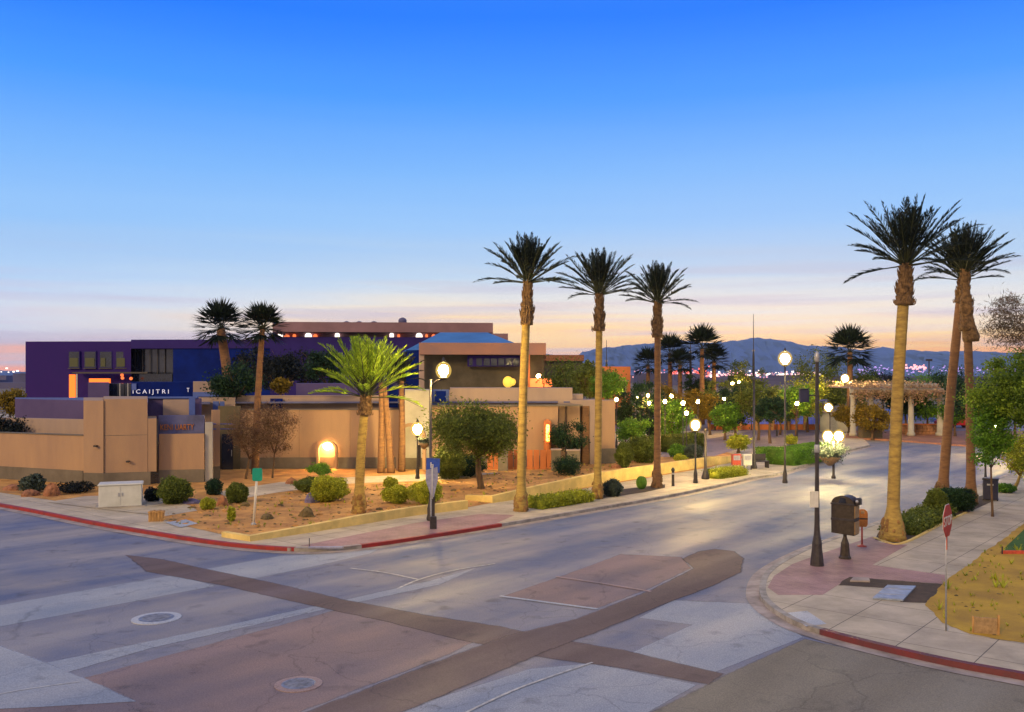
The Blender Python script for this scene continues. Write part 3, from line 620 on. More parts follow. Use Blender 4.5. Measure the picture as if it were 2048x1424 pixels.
# ------------------------------------------------------------- palms
def frond(C,A,B,rach,base,az,el,L_,droop,rr,leafL,dens,wid,twist=0):
    """one feather leaf: curved stalk with leaflets both sides"""
    n=16; pts=[]; p=Vector(base); d=Vector((math.cos(az)*math.cos(el),math.sin(az)*math.cos(el),math.sin(el)))
    for i in range(n+1):
        pts.append(p.copy()); d=(d+Vector((0,0,-droop*(i/n)**1.3/n*2.2))).normalized(); p=p+d*(L_/n)
    rach.tube([pts[0],pts[5],pts[10],pts[n]],[.028,.02,.012,.004],4,cap=False)
    for k in range(dens):
        s=.24+.76*(k+.5)/dens; f=s*n; i=min(int(f),n-1); q=pts[i].lerp(pts[i+1],f-i); t=(pts[i+1]-pts[i]).normalized()
        side=t.cross(Vector((0,0,1))); 
        if side.length<.05: side=Vector((math.sin(az),-math.cos(az),0))
        side.normalize(); upv=side.cross(t)
        prof=(math.sin(math.pi*min(1,(s*.93+.10)))**.6)
        if rr.random()<.08: continue
        for sg in (-1,1):
            sp=rr.uniform(.38,.85); dr=(t*1.0+side*sg*sp+upv*rr.uniform(-.05,.38)).normalized()
            ll=leafL*prof*rr.uniform(.75,1.1)*.5; c=q+dr*ll
            wv=dr.cross(Vector((rr.uniform(-1,1),rr.uniform(-1,1),rr.uniform(-1,1)))).normalized()
            C.append(tuple(c)); A.append(tuple(dr*ll)); B.append(tuple(wv*wid))
def datecrown(seed, L_, nf=62, dens=44, leafL=.5, wid=.016, minel=-8, emerge=.35):
    rr=random.Random(seed); C=[];A=[];B=[]; rach=MB()
    for i in range(nf):
        u=(i+.5)/nf; az=i*2.39996+rr.uniform(-.2,.2)
        el=R(minel+(88-minel)*(u**.62)+rr.uniform(-5,5))
        if rr.random()<.10 and u<.3: el-=R(16)
        frond(C,A,B,rach,(math.cos(az)*.12,math.sin(az)*.12,emerge*u),az,el,L_*rr.uniform(.72,1.06)*(.80+.2*(1-u) if u>.45 else 1.04),rr.uniform(.25,.75)*(1.15-u*.65),rr,leafL,dens,wid)
    return np.array(C),np.array(A),np.array(B),rach
def sweep(p0,p1,bend,n=14):
    p0=Vector(p0);p1=Vector(p1); return [p0.lerp(p1,i/n)+Vector(bend)*math.sin(math.pi*i/n) for i in range(n+1)]
def date_palm(bpx,bpy_,tpx,tpy,boot_py,label,seed,tr=.21,L_=2.7,group='tall date palms along the street',tm='trunk',lm='palm',crown=None,bulge=1.75,nf=60,skirt=False,base_r=1.5,leafL=.40,minel=3,zsc=1.0):
    x,y,z=S(bpx,bpy_); k=y/F
    t=empty('palm_tree',(x,y,z),0,label,'palm tree',group)
    top=Vector((Xp(tpx,y)-x,0,zp(tpy,y)-z)); bz=zp(boot_py,y)-z
    pts=sweep((0,0,0),top,(rng.uniform(-.08,.08),0,0),40); rad=[]
    rr=random.Random(seed)
    for i,p in enumerate(pts):
        u=i/40; r=tr*(1.06-.16*u)
        if p.z<1.1: r*=1+(base_r-1)*(1-p.z/1.1)**.7
        rad.append(r*(1+rr.uniform(-.02,.02)))
    MB().tube(pts,rad,16).build('trunk',M[tm],t)
    # root flare of old roots
    mb=MB(); rr=random.Random(seed+5); mb.lathe([(tr*base_r*.9,-.05),(tr*base_r*.86,.2),(tr*base_r*.8,.45),(tr*1.0,.8),(tr*.9,.9)],n=14)
    for i in range(46):
        a=rr.uniform(0,6.28); h=rr.uniform(.05,.85)**1.0; r=tr*(1+(base_r-1)*(1-h*.85)**.7)
        mb.rock((math.cos(a)*r*.95,math.sin(a)*r*.95,h-.14),.085,.085,rr.uniform(.12,.24),seed=i+seed*31,n=7,m=4)
    mb.build('root_flare',M['boot'] if tm!='trunk' else M['rootm'],t)
    # boots: swollen mass of cut leaf bases under the crown
    b0=top*(bz/top.z); mb=MB(); ns=16; prof=[]
    for i in range(ns+1):
        u=i/ns; r=tr*(bulge*(1-.50*u)*(1+.10*math.sin(u*14+seed))*(0.86 if u<.04 else 1)); prof.append((u,r))
    pp=[b0.lerp(top+Vector((0,0,.1)),u) for u,_ in prof]
    mb.tube(pp,[r*.8 for _,r in prof],14)
    rr=random.Random(seed+9)
    for i in range(150):
        u=rr.random()**.9; a=rr.uniform(0,6.28); r=tr*bulge*(1-.50*u)*(.76+.12*math.sin(u*14+seed)); c=b0.lerp(top,u)+Vector((math.cos(a)*r,math.sin(a)*r,0))
        d=Vector((math.cos(a)*.45,math.sin(a)*.45,1)).normalized()*rr.uniform(.10,.24)
        s=Vector((-math.sin(a),math.cos(a),0))*.05
        mb.add([c-s-d*.3,c+s-d*.3,c+s*.6+d,c-s*.6+d,c+Vector((math.cos(a),math.sin(a),0))*.05],[(0,1,4),(1,2,4),(2,3,4),(3,0,4)])
    if skirt:
        c=b0+Vector((.05,0,-.05)); mb.tube([c+Vector((0,0,.9)),c+Vector((.05,0,.3)),c+Vector((.16,0,-.25)),c+Vector((.17,0,-.45))],[tr*1.0,tr*1.5,tr*2.0,tr*1.7],12)
    mb.build('boots',M['boot'],t)
    if crown is None:
        C,A,B,ra=datecrown(seed,L_,nf,minel=minel,leafL=leafL); s=np.array(tuple(top),dtype=float)
        if zsc!=1: 
            for q in (C,A,B): q[:,2]*=zsc
        cr=quads('crown',C+s,A,B,M[lm],t)
        sh=MB(); sh.v=[(v[0]+top.x,v[1]+top.y,v[2]*zsc+top.z) for v in ra.v]; sh.f=ra.f; sh.sm=ra.sm; sh.build('frond_stalks',M['rachis'],t)
    return t

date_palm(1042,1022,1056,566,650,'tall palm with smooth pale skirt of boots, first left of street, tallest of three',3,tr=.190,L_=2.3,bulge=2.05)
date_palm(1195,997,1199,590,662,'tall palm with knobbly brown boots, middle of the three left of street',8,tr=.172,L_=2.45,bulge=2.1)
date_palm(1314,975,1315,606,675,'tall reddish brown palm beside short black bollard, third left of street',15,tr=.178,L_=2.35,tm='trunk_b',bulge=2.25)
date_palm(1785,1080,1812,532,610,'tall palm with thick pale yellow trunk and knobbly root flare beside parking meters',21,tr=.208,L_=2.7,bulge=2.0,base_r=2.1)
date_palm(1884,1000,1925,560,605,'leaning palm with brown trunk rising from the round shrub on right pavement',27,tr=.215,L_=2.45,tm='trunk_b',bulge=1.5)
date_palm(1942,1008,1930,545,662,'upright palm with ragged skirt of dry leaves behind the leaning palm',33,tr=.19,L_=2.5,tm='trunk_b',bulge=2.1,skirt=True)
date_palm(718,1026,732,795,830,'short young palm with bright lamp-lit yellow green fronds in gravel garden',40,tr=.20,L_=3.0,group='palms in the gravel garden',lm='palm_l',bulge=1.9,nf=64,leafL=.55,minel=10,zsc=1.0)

def fanpalm(bx,Y,z0,ztop,rad,label,seed,group,tr=.22,m='palm',tilt=0,tm='trunk_b',nl=34):
    t=empty('fan_palm',(bx,Y,z0),0,label,'palm tree',group); rr=random.Random(seed); top=Vector((tilt,0,ztop-z0))
    MB().tube(sweep((0,0,0),top,(tilt*-.15,0,0),16),[tr*(1.2-.4*i/16) for i in range(17)],12).build('trunk',M[tm],t)
    C=[];A=[];B=[]; st=MB()
    for i in range(nl):
        u=(i+.5)/nl; az=i*2.4; el=R(-38+125*u); d=Vector((math.cos(az)*math.cos(el),math.sin(az)*math.cos(el),math.sin(el)))
        h=top+d*rad*.45; st.tube([top,h],[.03,.02],4,cap=False)
        side=d.cross(Vector((0,0,1)));  side=side.normalized() if side.length>.05 else Vector((1,0,0)); up=side.cross(d)
        for k in range(15):
            a=(k-7)/7*1.25; dr=(d*math.cos(a)+side*math.sin(a)+up*rr.uniform(-.15,.2)+Vector((0,0,-.12))).normalized(); ll=rad*.30*rr.uniform(.8,1.1)
            c=h+dr*ll; C.append(tuple(c)); A.append(tuple(dr*ll)); wv=dr.cross(up+Vector((rr.uniform(-.5,.5),0,rr.uniform(-.5,.5)))).normalized(); B.append(tuple(wv*rad*.035))
    quads('crown',np.array(C),np.array(A),np.array(B),M[m],t); st.build('leaf_stalks',M['rachis'],t); return t
fanpalm(Xp(468,72),72,SW,zp(658,72),2.5,'dark bushy fan palm with bent trunk against the violet building',3,'fan palms behind the stucco building',tr=.42,tilt=Xp(441,72)-Xp(468,72))
x,y,z=S(510,948); fanpalm(x,y,z,zp(658,y),1.75,'slim fan palm rising past the stucco roof next to the dark shrub tree',4,'fan palms behind the stucco building',tr=.2,tilt=Xp(525,y)-x)
fanpk=[(1340,700,120,1.0),(1360,722,116,.8),(1404,690,112,1.1),(1428,715,114,.85),(1296,722,125,.9)]
for i,(px,py,Y,sz) in enumerate(fanpk):
    fanpalm(Xp(px,Y),Y,SW,zp(py+8,Y),3.0*sz,['tallish far palm just right of the reddish street palm','short far palm with orange trunk between two taller ones','tallest far palm of the row, with thick double trunk','rightmost far palm of the row with orange brown trunk','far palm half hidden left of the reddish street palm'][i],50+i,'distant palms below the mountains',tr=.3,m='palm',nl=26)
fanpalm(Xp(1700,105),105,SW,zp(705,105),3.4,'broad dusky fan palm behind the bright lamps near the pergola',70,'distant palms below the mountains',tr=.35,nl=34)
# two bare trunks behind the lit palm
for px,py,tp,dx,lab in ((782,946,770,-14,'dark bare palm trunk leaning left right behind the young lit palm'),(803,943,760,0,'thin upright palm trunk left of the bright wall lamp'),(762,946,765,0,'dark upright palm trunk closest behind the young lit palm')):
    x,y,z=S(px,py); t=empty('palm_tree',(x,y,z),0,lab,'palm tree','trunks behind the young palm')
    top=Vector((dx*y/F,0,zp(tp,y)-z)); MB().tube(sweep((0,0,0),top,(.04,0,0),16),[.24-.006*i for i in range(17)],12).build('trunk',M['trunk_b'],t)
    C,A,B,ra=datecrown(int(px),1.9,26,dens=26,leafL=.45,minel=0); s=np.array(tuple(top)); quads('crown',C+s,A,B,M['palm'],t)

# ------------------------------------------------------------- buildings
def part(name, m, parent, mb): return mb.build(name, M[m] if isinstance(m,str) else m, parent, world=True)
def SL(*a, **k): return MB().slab(*a, **k)
def text_mesh(s, size, ext=0.02):
    cu=bpy.data.curves.new('lettering','FONT'); cu.body=s; cu.size=size; cu.extrude=ext; cu.align_x='LEFT'
    o=bpy.data.objects.new('lettering',cu); COL.objects.link(o); dg=bpy.context.evaluated_depsgraph_get()
    me=bpy.data.meshes.new_from_object(o.evaluated_get(dg)); bpy.data.objects.remove(o); return me
def text_on(name, s, m, parent, pa, Ya, pb, Yb, z, size, off=.03, xscale=1.0, shear=0):
    a=Vector((Xp(pa,Ya),Ya,z)); b=Vector((Xp(pb,Yb),Yb,z)); d=(b-a).normalized(); nrm=Vector((d.y,-d.x,0)); 
    if nrm.y>0: nrm=-nrm
    me=text_mesh(s,size); w_=max(v.co.x for v in me.vertices); k=(b-a).length/w_
    rl=root_loc(parent); me.transform(Matrix.Diagonal((k,1,1,1)))
    mt=Matrix.Translation(a+nrm*off-rl)@Matrix(((d.x,0,nrm.x,0),(d.y,0,nrm.y,0),(0,1,0,0),(0,0,0,1)))
    me.transform(mt); me.name=name; return link_mesh(name,me,m,parent)

# --- long tan stucco building in front
B1=empty('stucco_building',(Xp(420,52),52,SW),0,'long low tan stucco building with grey plinth and stepped parapets behind the gravel garden','building')
PL=.86
def wallp(pa,Ya,pb,Yb,ztop,m='stucco',t=.4,plinth=True,zb=PL,name='wall'):
    part(name,m,B1,SL(pa,Ya,pb,Yb,zb if plinth else 0,ztop,t=t))
    if plinth: part('plinth','plinth',B1,SL(pa,Ya,pb,Yb,0,PL,t=t+.06,off=.06) if False else SL(pa,Ya,pb,Yb,0,PL-.004,t=t,off=.05))
wallp(-420,60,167,49.6,zp(870,50.4))
part('coping','plinth',B1,SL(-420,60,167,49.6,zp(870,50.4),zp(870,50.4)+.05,t=.46,off=.04))
part('wall','stucco2',B1,SL(-420,62.5,168,52.6,0,zp(836,54.5),t=.4))
part('wall','stucco_v',B1,SL(30,60,170,56,0,zp(800,57),t=.4))
part('wall','roofm',B1,MB().prism([(Xp(30,60.4),60.4),(Xp(170,56.4),56.4),(Xp(420,57),57),(Xp(420,71),71),(Xp(30,71),71)],4.3,4.42))
# stepped tower block
for (pa,pb,py) in ((167,207,802),(207,295,800)):
    Ya=48.55+(0.2 if pa==167 else .1); 
part('wall','stucco',B1,MB().prism([(Xp(167,48.6),48.6),(Xp(207,48.35),48.35),(Xp(207,56),56),(Xp(167,56),56)],PL,zp(801,48.6)))
part('wall','stucco',B1,MB().prism([(Xp(207,48.35)+.002,48.43),(Xp(295,49.1),49.1),(Xp(295,56),56),(Xp(207,56)+.002,56)],PL,zp(798,48.8)))
part('wall','stucco',B1,MB().prism([(Xp(295,49.1)+.002,49.12),(Xp(313,49.3),49.3),(Xp(313,56),56),(Xp(295,56)+.002,56)],PL,zp(837,49.2)))
part('plinth','plinth',B1,MB().prism([(Xp(167,48.55)-.01,48.55),(Xp(207,48.3),48.3),(Xp(301,49.1),49.1),(Xp(301,56),56),(Xp(167,56),56)],0,PL-.004))
part('pilaster_gap','glass',B1,SL(301,49.6,318,49.9,0,PL,t=.3))
part('downpipe','metal',B1,MB().tube([(Xp(315,49.5),49.45,.8),(Xp(315,49.5),49.45,zp(838,49.5))],.06,8))
for px,py in ((192,892),(257,923)):
    Y=48.35 if px<207 else 48.75; c=Vector((Xp(px,Y),Y-.06,zp(py,Y))); 
    sp=MB(); sp.box(c.x-.07,c.x+.07,c.y-.12,c.y+.1,c.z-.04,c.z+.05); part('scupper','metal',B1,sp)
# bay with the blue band and orange letters
part('wall','stucco',B1,SL(318,50.0,408,50.4,PL,zp(868,50.2),t=.4)); part('plinth','plinth',B1,SL(318,50.0,408,50.4,0,PL-.004,t=.4,off=.05))
fa=part('fascia','fascia_d',B1,SL(317,50.3,408,50.8,zp(868,50.2),zp(831,50.3),t=.3,off=-.05))
text_on('lettering','KENI UARTY',M['orange_m'],fa,320,50.3,388,50.7,zp(860,50.4),.46,off=.0)
part('wall','stucco_v',B1,SL(296,52.5,400,52.8,0,zp(797,52.5),t=.4)); 
part('wall','stucco2',B1,SL(326,52.2,378,52.3,zp(831,52.3),zp(799,52.3),t=.2))
part('blue_column','bluepaint',B1,SL(378,52.0,390,52.1,0,zp(797,52),t=.3))
part('blue_coping','bluepaint',B1,SL(240,48.9,392,52.2,zp(797,52.2)-.02,zp(797,52.2)+.10,t=.5,off=.0) if False else SL(296,52.4,394,52.8,zp(797,52.5),zp(797,52.5)+.10,t=.6,off=.1))
# grey column and dark entry
part('column','greyw',B1,SL(410,50.6,425,50.7,0,zp(845,50.6),t=.5)); part('wall','stucco',B1,SL(425,52,440,52.2,PL,zp(820,52),t=.4)); part('plinth','plinth',B1,SL(425,52,440,52.2,0,PL-.004,t=.4,off=.05))
part('entry_recess','darkw',B1,SL(436,57.4,480,57.6,0,zp(812,57.5),t=.3)); dd=part('door','glass',B1,SL(444,57.3,466,57.35,0,2.4,t=.1,off=.05)); part('handle','galv',dd,SL(463,57.2,464,57.2,1.0,1.4,t=.05,off=.06))
for yy in (848,858):
    part('railing','bluepaint',B1,MB().tube([(Xp(408,51),51,zp(yy,51)),(Xp(470,54),54,zp(yy,54))],.035,6))
part('wall','stucco2',B1,SL(392,58.4,470,58.8,0,zp(795,58.5),t=.4))
for pa,pb in ((426,438),(440,449)): f=part('window','bluepaint',B1,SL(pa,58.3,pb,58.35,zp(822,58),zp(803,58),t=.1,off=.05))
for a_,b_,z_ in ((208,294,871),):
    part('joint','plinth',B1,MB().slab(a_,48.43,b_,49.1,zp(z_,48.7),zp(z_,48.7)+.025,t=.05,off=.012))
for px,Ya,zt in ((240,48.70,799),(60,51.9,871),(-40,53.9,871),(116,50.7,871)): part('joint','stucco_j',B1,MB().slab(px,Ya,px+.7,Ya-.012 if px<167 else Ya+.007,PL,zp(zt,Ya)-.02,t=.05,off=.006))
for px in (540,598,700,760): part('joint','stucco_j',B1,MB().slab(px,57.8+(px-470)*.000816,px+.6,57.8+(px-470)*.000816,PL,zp(821,58),t=.05,off=.006))
# long wall
wallp(470,57.8,715,58.0,zp(820,58)); wallp(715,58.0,812,58.1,zp(820,58))
part('coping','plinth',B1,SL(470,57.8,812,58.1,zp(820,58),zp(820,58)+.06,t=.5,off=.05))
part('wall','stucco2',B1,SL(470,60,812,60.2,0,zp(793,60),t=.4)); part('coping','stucco2',B1,SL(470,60,812,60.2,zp(793,60),zp(793,60)+.07,t=.5,off=.06))
part('window','bluepaint2',B1,SL(541,59.9,565,59.9,zp(820,60),zp(797,60),t=.1,off=.05))
part('window','bluepaint2',B1,SL(778,59.9,796,59.9,zp(815,60),zp(771,60),t=.1,off=.05))
part('upper_box','stucco_v',B1,MB().prism([(Xp(592,64),64),(Xp(715,64),64),(Xp(715,68),68),(Xp(592,68),68)],4.3,zp(767,64)))
part('roof','roofm',B1,MB().prism([(Xp(435,58.9),58.9),(Xp(1140,60.5),60.5),(Xp(1140,72),72),(Xp(435,72),72)],4.30,4.40))
# arched lamp niche
def arch_niche(px,Y,pw,pytop,label_h,m='stucco'):
    w_=pw*Y/F/2; zt=zp(pytop,Y); c=Xp(px,Y); n=14
    arc=[(c+w_*math.cos(math.pi*i/n), zt-w_+w_*math.sin(math.pi*i/n)) for i in range(n+1)]
    arc2=[(c+w_*1.28*math.cos(math.pi*i/n), zt-w_+w_*1.28*math.sin(math.pi*i/n)) for i in range(n+1)]
    inner=[(c+w_,0)]+arc+[(c-w_,0)]; outer=[(c+w_*1.28,0)]+arc2+[(c-w_*1.28,0)]
    mb=MB(); k=len(inner); y0=Y-.42; y1=Y-.02; vs=[]
    for L_ in (inner,outer):
        for yy in (y0,y1): vs+=[(p[0],yy,p[1]) for p in L_]
    fs=[]
    for i in range(k-1):
        fs+=[(i,i+1,2*k+i+1,2*k+i),(i,k+i,k+i+1,i+1),(2*k+i,2*k+i+1,3*k+i+1,3*k+i)]
    mb.add(vs,fs); a=part('arch_surround',m,B1,mb)
    return a
a1=arch_niche(656,57.9,32,884,0)
c=(Xp(656,57.7),57.62,zp(892,57.7)); mb=MB(); mb.ball(c,.30,.75); part('wall_lamp',E['arch'],B1,mb)
a2=arch_niche(823,57.5,46,852,0)
# block around the second doorway and right wing
part('wall','greyw',B1,MB().prism([(Xp(810,57.6),57.6),(Xp(860,57.6),57.6),(Xp(860,62),62),(Xp(810,62),62)],PL,zp(780,57.6))); part('plinth','plinth',B1,SL(810,57.55,860,57.55,0,PL-.004,t=.4,off=.0))
part('wall','stucco2',B1,MB().prism([(Xp(900,60.2),60.2),(Xp(1145,60.8),60.8),(Xp(1145,64),64),(Xp(900,64),64)],0,zp(776,60.4)))
part('wall','stucco2',B1,SL(860,60.1,900,60.2,0,zp(780,60.1),t=.4))
part('wall','stucco2',B1,MB().prism([(Xp(1145,61.2),61.2),(Xp(1166,61.4),61.4),(Xp(1166,64),64),(Xp(1145,64),64)],0,zp(789,61)))
wf=part('window','bluepaint',B1,SL(864,60,898,60.05,zp(812,60),zp(779,60),t=.1,off=.06)); part('pane','bluepaint2',wf,SL(870,59.95,892,59.98,zp(804,60),zp(782,60),t=.06,off=.07))
wallp(860,58.6,1050,59.2,zp(814,58.8)); part('coping','plinth',B1,SL(860,58.6,1165,59.6,zp(813,59),zp(813,59)+.10,t=.9,off=.12))
wallp(1050,59.2,1116,59.4,zp(812,59.3),zb=PL)
part('entry_recess','darkw',B1,SL(1116,62.5,1205,62.9,0,zp(815,62),t=.3))
for pa,pb,m in ((1118,1130,'stucco'),(1134,1160,'stucco'),(1166,1178,'trunk_b'),(1180,1190,'stucco2')):
    part('column',m,B1,SL(pa,60.6,pb,60.7,0,zp(812,60.6),t=.4))
part('pillar','stucco',B1,MB().prism([(Xp(1196,61.4),61.4),(Xp(1230,61.6),61.6),(Xp(1230,64),64),(Xp(1196,64),64)],1.15,zp(801,61.5))); part('plinth','plinth',B1,MB().prism([(Xp(1196,61.4)-.05,61.35),(Xp(1230,61.6)+.05,61.55),(Xp(1230,64)+.05,64),(Xp(1196,64)-.05,64)],0,1.146))
part('canopy','stucco2',B1,MB().prism([(Xp(1116,60.4),60.4),(Xp(1196,60.9),60.9),(Xp(1196,63.5),63.5),(Xp(1116,63.5),63.5)],zp(812,60.6),zp(800,60.6)))
mb=MB(); cx=Xp(1095,59.3); mb.tube([(cx,59.1,.1),(cx,59.1,zp(846,59.1))],.26,14); mb.ball((cx,59.1,zp(846,59.1)),.26,1.0); part('lamp_column','orangew',B1,mb)
mb=MB(); mb.tube([(cx,58.86,zp(882,59)),(cx,58.86,zp(852,59))],.11,10); mb.ball((cx,58.86,zp(852,59)),.11); part('lamp_tube',E['orange'],B1,mb)
# low orange wall and gate posts under the right wing
for pa,pb,h,m in ((996,1016,1.35,'plinth'),(1103,1122,1.3,'plinth'),(1134,1160,1.25,'plinth')):
    t=empty('gate_pier',(Xp(pa,56.5),56.5,SW),0,{996:'grey block pier behind the olive tree trunk',1103:'grey block pier just right of the orange lamp column',1134:'wider grey pier between lamp column and end pillar'}[pa],'pier','grey piers before the right wing')
    w_=(pb-pa)*56.5/F; MB().bbox(0,w_,0,.5,0,h,.02).build('block',M[m],t); MB().bbox(-.04,w_+.04,-.04,.54,h,h+.08,.02).build('cap',M['stucco2'],t)
t=empty('garden_screen',(Xp(975,57.4),57.4,SW),0,'low orange brown screen wall behind the olive tree','wall')
for i in range(11): MB().box(i*.42,i*.42+.36,0,.12,0,1.25).build('panel',M['orangew'],t)

# --- purple building behind
B2=empty('purple_building',(Xp(250,100),100,0),0,'large flat-roofed purple building with square windows and lit orange doorway at far left','building')
z1=zp(683,100)
part('wall','violet',B2,MB().prism([(Xp(51,100),100),(Xp(262,99.4),99.4),(Xp(262,125),125),(Xp(51,125),125)],3.2,z1))
part('wall','violet',B2,MB().prism([(Xp(51,100),100),(Xp(138,99.75),99.75),(Xp(138,125),125),(Xp(51,125),125)],0,3.2))
part('wall','glass',B2,MB().prism([(Xp(262,101),101),(Xp(346,100.7),100.7),(Xp(346,125),125),(Xp(262,125),125)],0,zp(697,100)))
part('wall','bluepaint2',B2,MB().prism([(Xp(346,99.3),99.3),(Xp(540,98.8),98.8),(Xp(540,125),125),(Xp(346,125),125)],0,zp(697,99.4)))
part('parapet','violet2',B2,MB().prism([(Xp(262,99.4)+.01,99.38),(Xp(540,98.6),98.6),(Xp(540,125),125),(Xp(262,125)+.01,125)],zp(697,99.4),zp(679,99)))
for j in range(5): part('mullion','metal',B2,SL(270+j*15,100.7,271+j*15,100.7,3,zp(698,100.7),t=.1,off=.1))
for (pa,pb) in ((139,159),(170,192),(201,224),(233,253)):
    wf=part('window','violet2',B2,SL(pa-1.2,99.6,pb+1.2,99.55,zp(736,99.6),zp(702,99.6),t=.3,off=.10))
    part('pane','glass',wf,SL(pa,99.6,pb,99.55,zp(735,99.6),zp(703.5,99.6),t=.08,off=.12))
    part('sill','metal',wf,SL(pa-1.5,99.6,pb+1.5,99.55,zp(737.5,99.6),zp(736,99.6),t=.1,off=.2))
    part('lit_blind',E['win_dim'],wf,SL(pa+2,99.6,pb-(2 if pa!=201 else 12),99.55,zp(733,99.6),zp(716,99.6),t=.03,off=.16))
dw=part('doorway','violet2',B2,SL(136,99.9,178,99.7,0,zp(747,99.9),t=.15,off=.02)); 
part('lit_glass',E['win_o'],dw,SL(139,99.8,152,99.8,0,zp(749,99.8),t=.05,off=.1)); part('lit_glass',E['win_o'],dw,SL(171,99.8,177,99.8,0,zp(749,99.8),t=.05,off=.1))
part('blue_glass',E['win_b'],dw,SL(158,99.8,169,99.8,0,zp(749,99.8),t=.05,off=.1)); part('mullion','white',dw,SL(154,99.8,156,99.8,0,zp(748,99.8),t=.05,off=.16))
part('canopy_band',E['win_o'],B2,SL(178,97.5,219,97.5,zp(766,97.5),zp(757,97.5),t=.3)); part('canopy','metal',B2,SL(150,98.5,300,98,zp(747,98),zp(744,98),t=1.4,off=.6))
part('ground_glass','glass',B2,SL(180,100.6,345,100.5,0,zp(748,100.5),t=.1,off=.08))
for px in (244,262,245): part('lobby_light',E['win_r'],B2,MB().ball((Xp(px,99),99,zp({244:750,262:757,245:756}[px],99)),.18))
for px in (60,105):
    t=empty('street_lamp',(Xp(px,92),92,SW),0,'small unlit bollard lamp before the purple wall, '+('left' if px==60 else 'right')+' one of two','lamp','bollard lamps before the purple wall'); MB().lathe([(.12,0),(.12,.1),(.07,.15),(.07,2.6)]).build('post',M['white'],t); MB().lathe([(.15,2.6),(.2,2.7),(.2,2.95),(.05,3.1)]).build('lamp_head',M['galv'],t)
    
# --- blue low building with white letters
B3=empty('blue_building',(Xp(300,76),76,0),0,'low blue flat-roofed building with pale lit lettering behind the stucco tower','building')
part('wall','stucco_v',B3,MB().prism([(Xp(176,75),75),(Xp(218,75.3),75.3),(Xp(218,80),80),(Xp(176,80),80)],0,zp(765,75)))
part('wall','bluepaint2',B3,MB().prism([(Xp(262,75.8),75.8),(Xp(386,76),76),(Xp(386,80),80),(Xp(262,80),80)],0,zp(764,76)))
wn=part('window','glass',B3,MB().prism([(Xp(218,76.2),76.2),(Xp(262,76.3),76.3),(Xp(262,80),80),(Xp(218,80),80)],0,zp(767,76)))
for px in (218,241,257): part('frame','galv',wn,SL(px,75.9,px+1.4,75.9,0,zp(766.5,76),t=.1,off=.2))
part('panel','bluepaint',B3,SL(264,75.7,273,75.7,zp(780,76),zp(767,76),t=.05,off=.06))
text_on('lettering','I C A I J T R I',E['letters'],B3,265,75.8,338,75.9,zp(787,75.8),.5,off=.05)
text_on('lettering','T',E['letters'],B3,374,75.9,379,75.9,zp(784,75.8),.5,off=.05)
part('coping','bluepaint',B3,SL(215,75.0,400,75.3,zp(799,75),zp(795,75),t=.5,off=.5))
part('wall','stucco2',B3,MB().prism([(Xp(386,74.8)+.01,74.8),(Xp(470,75),75),(Xp(470,80),80),(Xp(386,80)+.01,80)],0,zp(763,75)))
part('coping','bluepaint',B3,SL(386,74.6,470,74.8,zp(793,75),zp(784,75),t=.2,off=.05))
part('lit_sign',E['win_r'],B3,SL(397,80,428,80,zp(759,80),zp(750,80),t=.1)) if False else None

# --- large mauve building on the skyline
B4=empty('office_building',(Xp(770,150),150,0),0,'long mauve office building with a row of lit arched windows on the skyline','building')
part('fascia','tanfar',B4,MB().prism([(Xp(545,146),146),(Xp(986,149),149),(Xp(986,175),175),(Xp(545,175),175)],zp(664,147),zp(645,148)))
part('wall','tanfar',B4,MB().prism([(Xp(555,151),151),(Xp(975,152),152),(Xp(975,174),174),(Xp(555,174),174)],zp(675,150),zp(664,147)))
part('wall','violet2',B4,MB().prism([(Xp(535,147.5),147.5),(Xp(990,149.5),149.5),(Xp(990,174),174),(Xp(535,174),174)],0,zp(675,150)))
part('wall','tanfar',B4,MB().prism([(Xp(960,146),146),(Xp(1016,146),146),(Xp(1016,170),170),(Xp(960,170),170)],0,zp(667,146)))
part('roof_vent','city_b',B4,MB().lathe([(.7,0),(.7,.6),(.55,.9),(.1,1.1)],(Xp(805,152),152,zp(645,148)),14))
for px in (693,718,748): part('roof_vent','city_b',B4,MB().lathe([(.55,0),(.5,.2),(.1,.35)],(Xp(px,150),150,zp(645,148)),12))
for px,wd,e in ((560,9,1),(573,10,0),(588,6,0),(616,13,1),(630,8,0),(674,9,1),(783,8,1),(797,5,0),(838,13,1),(853,5,0),(867,8,0),(894,9,1),(918,8,0),(948,8,1),(968,5,0)):
    x0=Xp(px-wd/2,150.5); x1=Xp(px+wd/2,150.5); zb=zp(674.5,150.5); zt=zp(665.5,150.5) if e else zp(668,150.5)
    mb=MB(); r=(x1-x0)/2; nn=8; pts=[(x1,zb)]+[(x0+r+r*math.cos(math.pi*i/nn), zt-min(r,zt-zb-.1)+min(r,zt-zb-.1)*math.sin(math.pi*i/nn)) for i in range(nn+1)]+[(x0,zb)]
    k=len(pts); vs=[(p[0],150.6,p[1]) for p in pts]+[(p[0],150.9,p[1]) for p in pts]; mb.add(vs,[tuple(range(k))]+[(i,(i+1)%k,k+(i+1)%k,k+i) for i in range(k)])
    part('lit_window',E['wh'] if e else E['win_r'],B4,mb)
